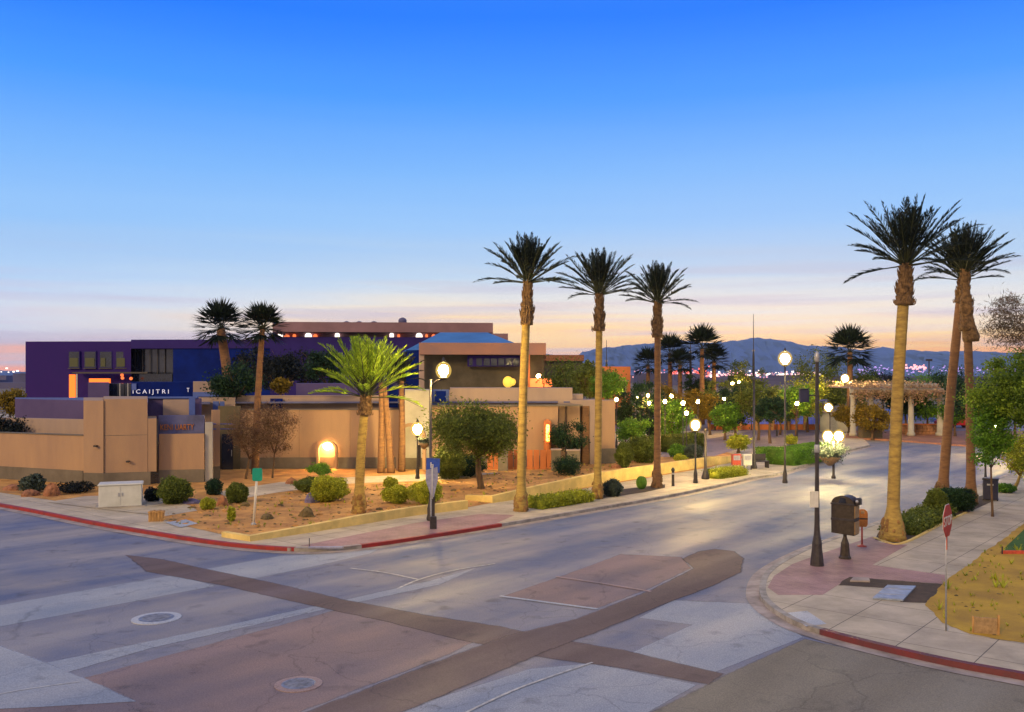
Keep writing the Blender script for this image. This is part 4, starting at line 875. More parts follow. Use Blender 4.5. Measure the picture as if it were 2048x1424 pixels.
# --- pavilion with blue hipped roof
B5=empty('pavilion_building',(Xp(930,96),96,0),0,'low pavilion with broad blue hipped roof and salmon fascia band','building')
zf0,zf1=zp(710,96),zp(687,96); e0,e1=zp(690,95),zp(664,105)
rv=[(Xp(806,95),95,zp(703,95)),(Xp(1040,95),95,zp(690,95)),(Xp(1050,118),118,zp(690,95)),(Xp(806,118),118,zp(703,95)),(Xp(880,106),106,e1),(Xp(975,106),106,e1)]
part('roof','blueroof',B5,MB().add(rv,[(0,1,5,4),(1,2,5),(2,3,4,5),(3,0,4),(0,3,2,1)]))
part('fascia','tanfar2',B5,MB().prism([(Xp(838,93.5),93.5),(Xp(1092,94.5),94.5),(Xp(1092,116),116),(Xp(838,116),116)],zf0,zf1))
part('wall','bluepaint2',B5,MB().prism([(Xp(812,95.2),95.2),(Xp(838,95),95),(Xp(838,117),117),(Xp(812,117),117)],0,zp(700,95)))
part('wall','darkw',B5,MB().prism([(Xp(838,95),95),(Xp(1088,96),96),(Xp(1088,115),115),(Xp(838,115),115)],0,zf0))
wf=part('window_strip','violet2',B5,SL(935,94.9,1040,95.1,zp(733,95),zp(711,95),t=.3,off=.15))
for i in range(7): part('pane','glass',wf,SL(938+i*14.5,94.9,950+i*14.5,95,zp(731,95),zp(717,95),t=.06,off=.19))
part('column','stucco2',B5,SL(838,93.8,848,93.8,0,zf0,t=.5)); part('column','orangew',B5,SL(1052,93.8,1060,93.8,0,zf0,t=.5))
for px,r in ((1016,.55),(1025,.35)): part('lit_arch',E['win_y'],B5,MB().ball((Xp(px,94),94.6,zp(764,94)),r,1.1))
part('wall_lamp',E['lamp_far'],B5,MB().ball((Xp(1077,93.5),93.5,zp(752,93.5)),.24,.8))
part('lit_window',E['win_r'],B5,SL(1058,94.8,1104,95,zp(774,95),zp(757,95),t=.1,off=.05))
# --- orange building
B6=empty('orange_building',(Xp(1238,112),112,0),0,'small orange stucco building between the second and third street palms','building')
part('wall','orangew',B6,MB().prism([(Xp(1190,112),112),(Xp(1261,112.5),112.5),(Xp(1261,124),124),(Xp(1190,124),124)],0,zp(733,112)))
part('band','tanfar2',B6,SL(1186,111.8,1259,112.2,zp(763,112),zp(760,112),t=.2,off=.1)); wf=part('window','tanfar2',B6,SL(1240,112,1252,112.1,zp(795,112),zp(765,112),t=.2,off=.08)); part('pane','glass',wf,SL(1242,112,1250,112.1,zp(793,112),zp(767,112),t=.05,off=.12))
# --- dark roof ridge further back
B7=empty('far_building',(Xp(1130,170),170,0),0,'dark red roofed far building left of the mountains','building')
part('wall','darkw',B7,MB().prism([(Xp(1088,170),170),(Xp(1165,170),170),(Xp(1165,190),190),(Xp(1088,190),190)],0,zp(722,170))); part('roof','rockr',B7,MB().prism([(Xp(1086,169),169),(Xp(1168,169),169),(Xp(1160,191),191),(Xp(1090,191),191)],zp(722,170),zp(710,170)))
# --- shops behind the car park
B8=empty('shop_building',(Xp(1540,100),100,SW),0,'single-storey shop row with blue glass fronts and orange sills behind the parking lot','building')
part('wall','tanfar2',B8,MB().prism([(Xp(1415,101),101),(Xp(1650,101),101),(Xp(1650,110),110),(Xp(1415,110),110)],0,zp(806,101)))
part('roof','roofm',B8,MB().prism([(Xp(1410,99.5),99.5),(Xp(1655,99.5),99.5),(Xp(1655,111),111),(Xp(1410,111),111)],zp(806,101),zp(801,101)))
for i in range(7):
    pa=1422+i*32; g_=part('shopfront',E['win_b'],B8,SL(pa,101,pa+24,101,zp(848,101),zp(818,101),t=.1,off=.06)); part('mullion','galv',g_,SL(pa+11,101,pa+12,101,zp(848,101),zp(818,101),t=.05,off=.1)); part('sill','orangew',B8,SL(pa-2,101,pa+27,101,SW,zp(849,101),t=.3,off=.15))
    part('column','wood',B8,SL(pa-6,99.8,pa-3,99.8,0,zp(806,100),t=.3))
B9=empty('grey_building',(Xp(1665,98),98,SW),0,'pale grey walled pump house behind the brightest lamp','building')
part('wall','greyw',B9,MB().prism([(Xp(1640,97),97),(Xp(1700,97),97),(Xp(1700,100.5),100.5),(Xp(1640,100.5),100.5)],0,zp(826,97))); part('coping','stucco2',B9,MB().prism([(Xp(1638,96.9),96.9),(Xp(1702,96.9),96.9),(Xp(1702,100.6),100.6),(Xp(1638,100.6),100.6)],zp(826,97),zp(823,97))); part('door','galv',B9,SL(1660,97,1675,97,0,2.1,t=.05,off=.04))
# low blue building behind the pergola
B10=empty('warehouse_building',(Xp(1800,125),125,0),0,'low pale blue warehouse seen through the pergola','building')
part('wall','bluepaint',B10,MB().prism([(Xp(1752,124),124),(Xp(1866,124),124),(Xp(1866,140),140),(Xp(1752,140),140)],0,zp(826,124))) ; part('wall','greyw',B10,MB().prism([(Xp(1700,124.5),124.5),(Xp(1752,124.5)-.01,124.5),(Xp(1752,140)-.01,140),(Xp(1700,140),140)],0,zp(829,124)))

# ------------------------------------------------------------- pergola and plaza walls
P1=empty('pergola',(Xp(1790,92),92,SW),0,'broad pergola with pale roof beam and slender white columns on the red plaza','pergola')
for px,pt in ((1882,786),(1822,786),(1742,790),(1706,790)):
    mb=MB(); x=Xp(px,90.5); w_=.32 if px!=1882 else .42; mb.lathe([(w_*1.3,SW),(w_*1.3,SW+.3),(w_,SW+.35),(w_*.8,zp(pt,90.5)-.2),(w_*1.15,zp(pt,90.5))],(x,90.5,0),8); part('column','greyw',P1,mb)
part('beam','greyw',P1,MB().prism([(Xp(1700,90),90),(Xp(1888,90),90),(Xp(1888,91),91),(Xp(1700,91),91)],zp(786,90),zp(777,90)))
part('roof','greyw',P1,MB().prism([(Xp(1755,91),91.2),(Xp(1876,91),91.2),(Xp(1876,99),99),(Xp(1755,99),99)],zp(776,90),zp(768,91)))
for i in range(14): part('rafter','stucco2',P1,SL(1702+i*13.3,89.6,1704.5+i*13.3,89.6,zp(776,90)-.02,zp(773.5,90),t=6))
for a,b,lab in (((1700,875),(1870,880),'low red stone wall under the pergola'),((1905,872),(1990,868),'low red stone wall right of the pergola')):
    pass
t=empty('stone_wall',(Xp(1845,93),93,SW),0,'low red stone retaining wall under the pergola','wall')
mb=MB(); rr=random.Random(3)
for r_ in range(3):
    x=Xp(1800,93)
    while x<Xp(1872,93):
        w_=rr.uniform(.35,.7); mb.bbox(x,x+w_-.03,92.8-rr.uniform(0,.08),93.3,SW+r_*.33,SW+r_*.33+.31,.04); x+=w_
part('stones','stone',t,mb); part('coping','orangew',t,MB().prism([(Xp(1798,92.7),92.7),(Xp(1874,92.7),92.7),(Xp(1874,93.4),93.4),(Xp(1798,93.4),93.4)],SW+.99,SW+1.1))
t=empty('planter_box',(Xp(1740,88),88,SW),0,'square dark planter box left of the pergola on the plaza','planter'); MB().bbox(-1,1,-.6,.6,0,1.5,.04).build('box',M['darkw'],t); MB().bbox(-1.06,1.06,-.66,.66,1.5,1.62,.03).build('rim',M['plinth'],t)

C_=np.column_stack([rng.uniform(Xp(1702,90),Xp(1884,90),5200), rng.uniform(89.2,98,5200), zp(776,90)+np.abs(rng.normal(0,.28,5200))]); k_=rng.random(5200)<.35; C_[k_,1]=rng.uniform(89,89.6,k_.sum()); C_[k_,2]=zp(779,90)-np.abs(rng.normal(0,.55,k_.sum()))
leaves('vine',C_-np.array(tuple(root_loc(P1))),.12,M['leaf_pv'],P1)
# ------------------------------------------------------------- low garden walls beside the pavement
def gwall(pts,label,t=.25,name='garden_wall'):
    P=[S(p[0],p[1]) for p in pts]; T=[zp(p[2],q[1]) for p,q in zip(pts,P)]; r=P[0]; e=empty(name,r,0,label,'wall','cream walls along the garden')
    mb=MB(); cp=MB(); n=len(P); Q=[Vector((p[0]-r[0],p[1]-r[1],0)) for p in P]; N_=[]
    for i in range(n):
        d=(Q[min(i+1,n-1)]-Q[max(i-1,0)]).normalized(); N_.append(Vector((-d.y,d.x,0)))
    vs=[]
    for i in range(n):
        h=T[i]-SW; a=Q[i]; b=Q[i]+N_[i]*t; vs+=[(a.x,a.y,-.05),(a.x,a.y,h),(b.x,b.y,h),(b.x,b.y,-.05)]
    fs=[(0,1,2,3),tuple((n-1)*4+k for k in (3,2,1,0))]
    for i in range(n-1):
        o=4*i
        for k in range(4): fs.append((o+k,o+4+k,o+4+(k+1)%4,o+(k+1)%4))
    mb.add(vs,fs); mb.build('wall',M['wall_cream'],e); return e
gwall([(443,1074,1064),(500,1083,1072),(620,1065,1051),(720,1049,1031),(830,1031,1014),(936,1018,1001)],'low cream kerb wall wrapping the sandy garden corner')
gwall([(930,1000,990),(985,1006,992),(1070,993,973),(1200,970,945),(1320,950,928),(1420,932,914),(1470,925,912)],'higher cream retaining wall rising along the street behind the palms')

# ------------------------------------------------------------- lamps and poles
def shellmat():
    m=bpy.data.materials.new('frosted globe glass'); m.use_nodes=True; nt=m.node_tree; nt.nodes.clear(); N=nt.nodes; L=nt.links
    o=N.new('ShaderNodeOutputMaterial'); e=N.new('ShaderNodeEmission'); e.inputs[0].default_value=(1.0,.66,.16,1); e.inputs[1].default_value=1.1
    t=N.new('ShaderNodeBsdfTransparent'); t.inputs[0].default_value=(1,.97,.9,1); x=N.new('ShaderNodeMixShader'); x.inputs[0].default_value=.38
    L.new(t.outputs[0],x.inputs[1]); L.new(e.outputs[0],x.inputs[2]); L.new(x.outputs[0],o.inputs[0]); m.cycles.emission_sampling='NONE'; return m
SHELL=shellmat()
def globe(gx,H,r,m,t):
    g_=MB().ball((gx,0,H),r*1.3,1.1,20,14).build('globe',SHELL,t)
    MB().ball((gx,0,H),r*.82,1.1,16,10).build('bulb',m,g_); return g_
def lamp(px,py,Y,label,r=.24,post_px=None,mat_=None,group='globe street lamps',z0=SW,basketz=None,style=0,pr=.05,h_extra=0):
    x=Xp(post_px if post_px else px,Y); z=zp(py,Y); H=z-z0; gx=Xp(px,Y)-x
    t=empty('street_lamp',(x,Y,z0),0,label,'street lamp',group)
    top=H-r-.12
    MB().lathe([(pr*2.6,0),(pr*2.8,.08),(pr*2.2,.25),(pr*2.3,.5),(pr*1.5,.7),(pr*1.2,.8),(pr*1.0,1.0),(pr*.8,top)],n=14).build('post',M['metal'],t)
    if abs(gx)>.1:
        MB().tube([(0,0,top-.3),(gx*.5,0,top-.05),(gx,0,top)],pr*.6,8).build('arm',M['metal'],t)
    MB().lathe([(.06,0),(.14,.05),(.16,.12),(.12,.16)],(gx,0,top-.04),12).build('lamp_holder',M['metal'],t)
    globe(gx,H,r,mat_ or E['lamp'],t)
    MB().lathe([(.11,0),(.05,.1),(.02,.2)],(gx,0,H+r*1.38),10).build('finial',M['metal'],t); return t
lamp(887,741,37,'tall globe street lamp with short arm beside the blue sign',r=.25,post_px=861,pr=.06,group='tall globe street lamps')
lamp(1570,717,50,'tall globe street lamp, brightest and highest, against the mountains',r=.30,pr=.055,group='tall globe street lamps',mat_=E['lamp_w'])
lamp(835,858,52,'globe lamp standing by the lit doorway of the stucco building',r=.30)
lamp(1391,850,50,'globe lamp left of the black post beside the low hedge',r=.26,post_px=1391)
lamp(1690,757,95,'globe lamp on tall pole in front of the broad fan palm',r=.36,mat_=E['lamp_w'],post_px=1701,pr=.12)
lamp(1657,815,70,'globe lamp above the flower basket, upper of the stacked pair',r=.28,mat_=E['lamp_w'],post_px=1660)
lamp(1992,856,68,'small globe lamp on black post at the right behind the green tree',r=.24)
# twin lamp with hanging flower basket by the kerb
x,y,z=S(1667,957); t=empty('street_lamp',(x,y,z),0,'brightest twin globe lamp above a hanging flower basket at the far kerb','street lamp','twin lamps')
H=zp(872,y)-z; MB().lathe([(.12,0),(.13,.1),(.075,.2),(.06,H-.3)],n=14).build('post',M['metal'],t)
for dx in (-.32,.30): 
    MB().tube([(0,0,H-.55),(dx*.6,0,H-.5),(dx,0,H-.3)],.03,8).build('arm',M['metal'],t); globe(dx,H,.27,E['lamp_w'],t)
bk_=empty('flower_basket',(x-.28,y-.2,zp(915,y)),0,'round hanging basket of pale leafy flowers under the brightest twin lamp','basket'); MB().lathe([(.12,-.45),(.42,-.2),(.6,0.0),(.6,.05)],n=18).build('basket',M['tan_m'],bk_)
P,_=clumps((0,0,.3),(.8,.8,.5),24,2600,.35,.2); leaves('foliage',P,.07,M['leaf_sg'],bk_)
# hanging basket left, on lamp by doorway
bk_=empty('flower_basket',(Xp(848,51),51,zp(888,51)),0,'small hanging plant basket beside the globe lamp at the lit doorway','basket'); MB().lathe([(.05,-.3),(.28,-.1),(.34,.05)],n=16).build('basket',M['tan_m'],bk_); P,_=clumps((0,0,.12),(.42,.42,.2),14,900,.2,.2); leaves('foliage',P,.05,M['leaf_sg'],bk_)
t=tag(MB().box(-.09,.09,-.02,.02,-1.25,0).build('banner',M['metal'],loc=(Xp(838.5,50.8),50.8,zp(890,50.8))),'narrow black banner hanging below the doorway globe lamp','banner')
# small lamps of the plaza and parking
sl=[(1233,799,75),(1273,796,85),(1296,791,92),(1298,806,80),(1330,803,72),(1343,792,82),(1366,806,68),(1396,803,76),(1373,826,70),(1465,767,110),(1478,764,115),(1554,797,90),(1594,807,85),(1503,800,100),(1448,797,96)]
for i,(px,py,Y) in enumerate(sl):
    lamp(px,py,Y,'small warm globe lamp '+['at the end pillar of the stucco building','behind the bushy tree right of the second palm','left of the third palm, upper one','left of the third palm, lower one','just right of the third palm','above and right of the third palm','in the middle of the yellow lit group','right of the yellow lit group','low behind the middle of the yellow lit group','high among the far lights below the mast','next to the mast among the far lights','under the highest street lamp','beside the dark signal box','in the crown of the dark round tree','between green trees beside the car park'][i],r=.15 if Y<84 else .17,mat_=E['lamp_s'],group='small warm plaza lamps',pr=.04)
# black pedestrian post, bollard
def post(px,pyb,pyt,label,name='lamp_post',cat='post',pr=.05,cap=True,group=None):
    x,y,z=S(px,pyb); H=zp(pyt,y)-z; t=empty(name,(x,y,z),0,label,cat,group)
    MB().lathe([(pr*2.8,0),(pr*3,.1),(pr*2.2,.3),(pr*1.4,.5),(pr,.7),(pr*.9,H)],n=12).build('post',M['metal'],t)
    if cap: MB().lathe([(pr*1.6,0),(pr*1.9,.06),(pr*.6,.16)],(0,0,H),12).build('cap',M['metal'],t)
    return t
post(1411,958,861,'slim black post beside the low hedge left of the street',group='black posts',pr=.08)
post(1971,972,868,'slim black post rising behind the black litter bin',group='black posts')
t=post(1508,937,760,'tall dark sign post at the planter boxes by the drive',group='black posts',pr=.07)
x,y,z=S(1346,972); t=empty('bollard',(x,y,z),0,'short black bollard by the kerb right of the third palm','bollard'); MB().lathe([(.09,0),(.08,.1),(.07,.8),(.1,.84),(.1,.9),(.04,1.0)],n=12).build('shaft',M['metal'],t); MB().lathe([(.075,.62),(.085,.64),(.085,.70),(.075,.72)],n=12).build('band',M['galv'],t)
for px,pt,Y,lab in ((1507,628,180,'tall thin radio mast rising above the mountain ridge'),(1381,652,320,'thin radio mast above the far palms'),(1213,680,320,'thin short radio mast above the orange building')):
    t=empty('radio_mast',(Xp(px,Y),Y,0),0,lab,'mast','radio masts'); H=zp(pt,Y); k=Y/180; MB().lathe([(.30*k,0),(.22*k,H*.55),(.09*k,H*.62),(.05*k,H)],n=8).build('pole',M['metal'],t); MB().box(-.3*k,.3*k,-.05,.05,H*.60,H*.60+.35*k).build('bracket',M['galv'],t)
t=empty('flood_light_mast',(Xp(1858,300),300,0),0,'small floodlight mast below the ridge right of the near pale palm','mast'); MB().lathe([(.3,0),(.2,zp(720,300))],n=8).build('pole',M['metal'],t); MB().box(-1,1,-.3,.3,zp(722,300),zp(718,300)).build('lamp_bank',M['metal'],t)

# corner pole at the right with white notice and signal box
x,y,z=S(1634,1131); H=zp(718,y)-z; t=empty('street_pole',(x,y,z),0,'tall dark street pole with fluted base and white notice at the corner','street pole')
k=y/F; mb=MB(); prof=[(.21,0),(.20,.15),(.155,.55),(.15,.7),(.10,.95),(.08,1.3),(.062,3.0),(.055,H-.1)]
mb.lathe(prof,n=12,smooth=False).build('shaft',M['metal'],t); MB().lathe([(.05,0),(.075,.05),(.075,.25),(.03,.34)],(0,0,H-.1),12).build('finial',M['galv'],t)
MB().lathe([(.075,0),(.085,.05),(.085,.2),(.07,.25)],(0,0,zp(905,y)-z),12).build('collar',M['galv'],t)
MB().box(-.1,.16,-.05,.02,zp(1082,y)-z,zp(1079,y)-z).build('bracket',M['galv'],t)
MB().bbox(.0,.0+17*k,-.012,.012,0,32*k,.004).build('notice',M['white'],t).location=(-16*k,-.085,zp(1014,y)-z)
ob=MB(); ob.box(-.05,.0,-.02,.02,0,.9); 
kk=y/F; t2=empty('signal_box',(Xp(1608,y),y,zp(804,y)),0,'dark square back of a signal head hung left of the tall street pole','signal'); MB().bbox(-9*kk,9*kk,-.09,.09,0,26*kk,.025).build('housing',M['dark_face'],t2); MB().tube([(0,0,13*kk),(25*kk,0,13*kk)],.02,8).build('bracket',M['metal'],t2); MB().bbox(-10*kk,10*kk,-.10,.10,26*kk,27*kk,.005).build('visor',M['metal'],t2)

# double-headed brown meter box
x,y,z=S(1690,1117); k=y/F; t=empty('parking_pay_box',(x,y,z),0,'large dark brown dome-topped box on flared pedestal at the corner pavement','pay box'); t.rotation_euler[2]=R(-38)
MB().lathe([(.20,0),(.20,.05),(.16,.10),(.13,.5),(.11,.55),(.10,.58),(.06,.70),(.06,.85)],n=10,smooth=False).build('pedestal',M['brownm'],t)
W2=.36; D2=.25; z0=.80; zs=1.80; n=12
pts=[(W2,z0),(W2,zs)]+[(W2*math.cos(math.pi*i/n),zs+.26*math.sin(math.pi*i/n)) for i in range(1,n)]+[(-W2,zs),(-W2,z0+.04)]
def xz(mb,pts,y0,y1):
    kk=len(pts); return mb.add([(p[0],y0,p[1]) for p in pts]+[(p[0],y1,p[1]) for p in pts],[tuple(range(kk)),tuple(range(2*kk-1,kk-1,-1))]+[(i,kk+i,kk+(i+1)%kk,(i+1)%kk) for i in range(kk)])
xz(MB(),pts,-D2,D2).build('body',M['brownm'],t); 
MB().bbox(-W2-.015,W2+.015,-D2-.02,D2+.02,1.26,1.33,.01).build('band',M['metal'],t)
MB().bbox(-W2-.02,W2+.02,-D2-.03,D2+.03,zs-.03,zs+.02,.01).build('door_rim',M['metal'],t)
MB().bbox(W2,W2+.03,-D2+.03,D2-.03,.84,1.24,.01).build('side_panel',M['tan_m'],t); MB().bbox(W2,W2+.03,-D2+.03,D2-.03,1.36,1.74,.01).build('side_panel',M['tan_m'],t)
xz(MB(),[(-.12,zs+.03),(.12,zs+.03),(.1,zs+.18),(-.06,zs+.2)],-D2-.015,-D2).build('window',M['glass'],t)
mb=MB(); mb.bbox(W2+.0,W2+.14,-.15,.15,1.78,2.0,.04); mb.build('coin_head',M['metal'],t); MB().ball((W2+.07,-.17,1.90),.05).build('dial',M['galv'],t)
# small orange meter
x,y,z=S(1724,1093); t=empty('parking_meter',(x,y,z),0,'small orange meter head on thin red post beside the dark pay box','parking meter'); t.rotation_euler[2]=R(-10)
MB().lathe([(.16,0),(.16,.025),(.06,.05),(.04,.08)],n=16).build('flange',M['red_m'],t); MB().tube([(0,0,.04),(0,0,.72)],.032,10).build('post',M['red_m'],t)
hp=[(.12,.70),(.165,.78),(.17,1.15),(.15,1.24),(.07,1.30),(-.07,1.30),(-.15,1.24),(-.17,1.15),(-.165,.78),(-.12,.70)]
xz(MB(),hp,-.11,.11).build('head',M['orange_m'],t); MB().bbox(-.06,.06,-.13,-.1,1.16,1.26,.01).build('display',M['tan_m'],t); xz(MB(),[(p[0]*1.05,.98+(p[1]-1.0)*.08) for p in hp],-.115,.115).build('seam',M['brownm'],t)

# stop sign seen nearly edge-on
x,y,z=S(1894,1262); k=y/F; t=empty('stop_sign',(x,y,z),R(51),'red octagonal stop sign turned turned three-quarters away on a thin steel post','stop sign')
Hs=zp(1007,y)-z; rS=34*k
mb=MB(); mb.tube([(0,0.02,0),(0,0.02,Hs-.1)],.022,8); mb.build('post',M['galv'],t)
oc=[(rS*math.cos(R(22.5+45*i)),Hs-rS+rS*math.sin(R(22.5+45*i))) for i in range(8)]
sg=xz(MB(),oc,-.02,-.008).build('sign_plate',M['red_s'],t); oc2=[(p[0]*1.03,(p[1]-(Hs-rS))*1.03+Hs-rS) for p in oc]; xz(MB(),oc2,-.006,.002).build('rim',M['white'],sg)
me=text_mesh('STOP',rS*.82,.003); wv=max(v.co.x for v in me.vertices); me.transform(Matrix.Translation((-wv/2*.95,-.024,Hs-rS*1.28))@Matrix(((.95,0,0,0),(0,0,-1,0),(0,1,0,0),(0,0,0,1)))); link_mesh('lettering',me,M['white'],sg)
MB().bbox(-.03,.03,-.005,.012,Hs-2*rS-.28,Hs-2*rS+.02,.003).build('strap',M['red_m'],t)

# litter bin at the right pavement
x,y,z=S(1981,1000); t=empty('litter_bin',(x,y,z),R(-30),'black square litter bin on the pavement behind the palms','litter bin')
MB().bbox(-.32,.32,-.28,.28,.05,.98,.03).build('body',M['dark_face'],t); MB().bbox(-.35,.35,-.31,.31,.98,1.06,.03).build('lid',M['metal'],t); MB().box(-.14,.14,-.295,-.275,.72,.80).build('slot',M['galv'],t)
for a in (-1,1):
    for b_ in (-1,1): MB().box(a*.3-.03,a*.3+.03,b_*.26-.03,b_*.26+.03,0,.06).build('foot',M['metal'],t)

# blue parking sign and grey yield plate on the left lamp
x,y,z=S(863,1055); t=empty('sign_post',(x+.05,y-.25,z),R(6),'dark square post with blue sign and folded grey plate beside the tall globe lamp','sign')
k=y/F
MB().bbox(-.09,.17,-.13,.13,0,.48,.02).build('base_box',M['metal'],t); MB().bbox(.0,.10,-.03,.03,.48,zp(960,y)-z,.01).build('post',M['metal'],t); MB().bbox(-.08,-.02,-.05,.0,.0,zp(915,y)-z,.01).build('rail',M['galv'],t)
xz(MB(),[(-.24,zp(938,y)-z),(.28,zp(944,y)-z),(.30,zp(916,y)-z),(-.22,zp(914,y)-z)],-.10,-.07).build('sign_plate',M['blue_s'],t)
mk=MB(); 
for dx,h in ((-.05,.22),(.03,.12)): mk.box(dx-.02,dx+.02,-.105,-.10,zp(934,y)-z,zp(934,y)-z+h)
mk.box(-.05,.05,-.105,-.10,zp(934,y)-z+.10,zp(934,y)-z+.14); mk.build('marking',M['white'],t)
xz(MB(),[(-.03,zp(992,y)-z),(.06,zp(992,y)-z),(.22,zp(955,y)-z),(.20,zp(932,y)-z),(-.24,zp(938,y)-z),(-.26,zp(958,y)-z)],-.13,-.115).build('yield_plate',M['signback'],t); MB().tube([(0,-.14,zp(995,y)-z),(0,-.14,zp(930,y)-z)],.02,6).build('stiffener',M['white'],t)
# green sign on leaning white pole
x,y,z=S(507,1050); t=empty('street_sign',(x,y,z),0,'rounded teal green sign on a leaning white pole in the gravel garden','sign'); H=zp(936,y)-z; lean=Vector((8*y/F,0,H))
MB().tube([(0,0,0),lean*.5,lean*.78],.05,10).build('pole',M['white'],t); MB().lathe([(.11,0),(.10,.06),(.06,.1)],n=12).build('foot',M['galv'],t)
a=10*y/F; b_=13*y/F; pz=[(a*math.copysign(abs(math.cos(th))**.3,math.cos(th))+lean.x, H-b_+b_*math.copysign(abs(math.sin(th))**.3,math.sin(th))) for th in [2*math.pi*i/24 for i in range(24)]]
xz(MB(),pz,-.05,-.01).build('sign_plate',M['green_s'],t)
# utility cabinet
x,y,z=S(197,1017); x2,y2,_=S(284,1013); a=math.atan2(y2-y,x2-x); L_=math.hypot(x2-x,y2-y); k=y/F
t=empty('utility_cabinet',(x,y,z),a,'long pale grey utility cabinet on a concrete pad at the left pavement','cabinet'); h=45*k
MB().bbox(0,L_,0,1.1,.06,h,.03).build('body',M['cabinet'],t); MB().bbox(-.04,L_+.04,-.04,1.14,h,h+.06,.03).build('lid',M['cabinet'],t); MB().box(-.15,L_+.15,-.15,1.25,-.02,.06).build('pad',M['kerb'],t)
MB().box(L_*.5-.006,L_*.5+.006,-.006,0,.12,h-.05).build('door_seam',M['galv'],t)
for q_ in (.46,.54): MB().box(L_*q_-.02,L_*q_+.02,-.03,0,h*.5,h*.5+.16).build('handle',M['galv'],t)
# wooden stub box, and frame at lower right
x,y,z=S(313,1042); t=empty('wooden_box',(x,y,z),R(8),'small yellow slatted wooden box at the edge of the gravel garden','box')
for i in range(5): MB().bbox(-.28+i*.115,-.28+i*.115+.10,-.16,.16,0,.42+.02*(i%2),.008).build('slat',M['wood'],t)
MB().bbox(-.3,.31,-.18,.18,.36,.40,.01).build('rail',M['wood'],t)
x,y,z=S(1946,1266); k=y/F; t=empty('notice_board',(x,y,z),R(-18),'small wooden board held by two stakes at the edge of yellow-lit dirt','board')
MB().bbox(-.02,.02,-.02,.02,-.1,34*k,.004).build('stake',M['wood'],t); MB().bbox(.50,.55,-.02,.02,-.1,40*k,.004).build('stake',M['wood'],t); MB().bbox(.02,.50,-.01,.015,.0,33*k,.004).build('board',M['tan_m'],t)
# steel access plate in tree well
P=[S(*p) for p in ((1745,1199),(1775,1173),(1832,1175),(1806,1203))]; r=P[0]; t=empty('access_plate',r,0,'bluish steel access plate lying in the corner tree well','plate')
MB().prism([(p[0]-r[0],p[1]-r[1]) for p in P],.008,.05).build('plate',M['steel'],t)
for q_ in (.3,.7):
    A_=Vector(P[0]).lerp(Vector(P[1]),q_)-Vector(r); B_=Vector(P[3]).lerp(Vector(P[2]),q_)-Vector(r); MB().tube([A_+Vector((0,0,.05)),B_+Vector((0,0,.05))],.012,6).build('rib',M['galv'],t)
P=[S(*p) for p in ((1700,1164),(1740,1165),(1738,1158),(1707,1157))]; r=P[0]; tag(MB().prism([(p[0]-r[0],p[1]-r[1]) for p in P],.006,.05).build('valve_cover',M['gutter'],loc=r),'small pale rectangular valve cover in the dark tree well','cover')
# low red edged lawn border
x,y,z=S(2003,1108); t=empty('lawn_edging',(x,y,z),0,'low red edging board with black stakes along the green lawn','edging'); MB().bbox(0,2.2,-.03,.03,.0,.12,.01).build('board',M['red_m'],t)
for q_ in (0,1.1): MB().bbox(q_-.02,q_+.02,-.06,-.03,0,.26,.004).build('stake',M['metal'],t)
# driveway drain frame in left pavement
x,y,z=S(617,1097); t=empty('kerb_inlet',(x,y,z),0,'low dark steel kerb inlet bar with thin upright rod at the corner ramp','drain'); L_=70*y/F; MB().bbox(0,L_,-.05,.05,.01,.07,.01).build('bar',M['signback'],t); MB().tube([(0.03,0,0),(0.03,0,.36)],.015,6).build('rod',M['metal'],t)
# news racks, bench at the drive
x,y,z=S(1462,940); k=y/F; labs=['red and white news rack, left one by the planters','pale green news rack right of the red one']
for i in range(2):
    t=empty('news_rack',(x+i*22*k+.1,y,z),0,labs[i],'news rack','news racks'); MB().bbox(0,.55,0,.4,.3,1.0,.02).build('box',M['red_m' if i==0 else 'cabinet'],t); MB().box(.06,.49,-.02,0,.62,.92).build('window',M['signback'],t)
    for a in (.03,.47): MB().box(a,a+.05,.05,.1,0,.3).build('leg',M['metal'],t); 
x,y,z=S(1525,936); t=empty('bench',(x,y,z),R(20),'dark metal bench beside the clipped hedge','bench'); MB().bbox(-.8,.4,-.2,.25,.42,.47,.01).build('seat',M['metal'],t); MB().bbox(-.8,.4,.22,.27,.47,.9,.01).build('backrest',M['metal'],t)
for a in (-.75,.33): MB().box(a,a+.05,-.18,.22,0,.42).build('leg',M['metal'],t)

# ------------------------------------------------------------- shrubs, rocks
rock=lambda px,py,w,h,m,lab,sd: tag(MB().rock((0,0,0),w*S(px,py)[1]/F/2,w*S(px,py)[1]/F/2.4,h*S(px,py)[1]/F,seed=sd,n=14,m=8).build('rock',M[m],loc=S(px,py)),lab,'rock','rocks in the gravel garden')
rock(103,992,28,26,'rockr','upright red brown boulder at the left edge of the garden',1); rock(60,992,34,14,'rockr','flat red rock left of the upright boulder',2)
rock(445,1012,20,22,'rockr','rounded red rock between two small bushes left of the green sign',3); rock(623,1005,26,20,'rockb','bluish rock at the foot of the largest round bush',4)
rock(614,1033,32,20,'rocko','pointed olive brown rock alone on the bare gravel',5); rock(534,1038,30,12,'rocko','low brown rock right of the leaning sign pole',6); rock(490,1012,18,9,'rocko','tiny brown rock behind the leaning sign pole',7)
rock(583,968,22,14,'rockr','red rock pile by the garden path',8); rock(1232,936,20,9,'rockr','pale rock heap beside the end pillar',9); rock(380,1006,50,10,'rockb','low bluish rock left of the small bush',10); rock(28,980,40,12,'rockr','flat rock at the extreme left edge',11)
G1='round bushes in the gravel garden'
shrub('shrub',655,1003,66,48,M['leaf_yl'],'largest round clipped yellow green bush in the gravel garden',group=G1,n=6500)
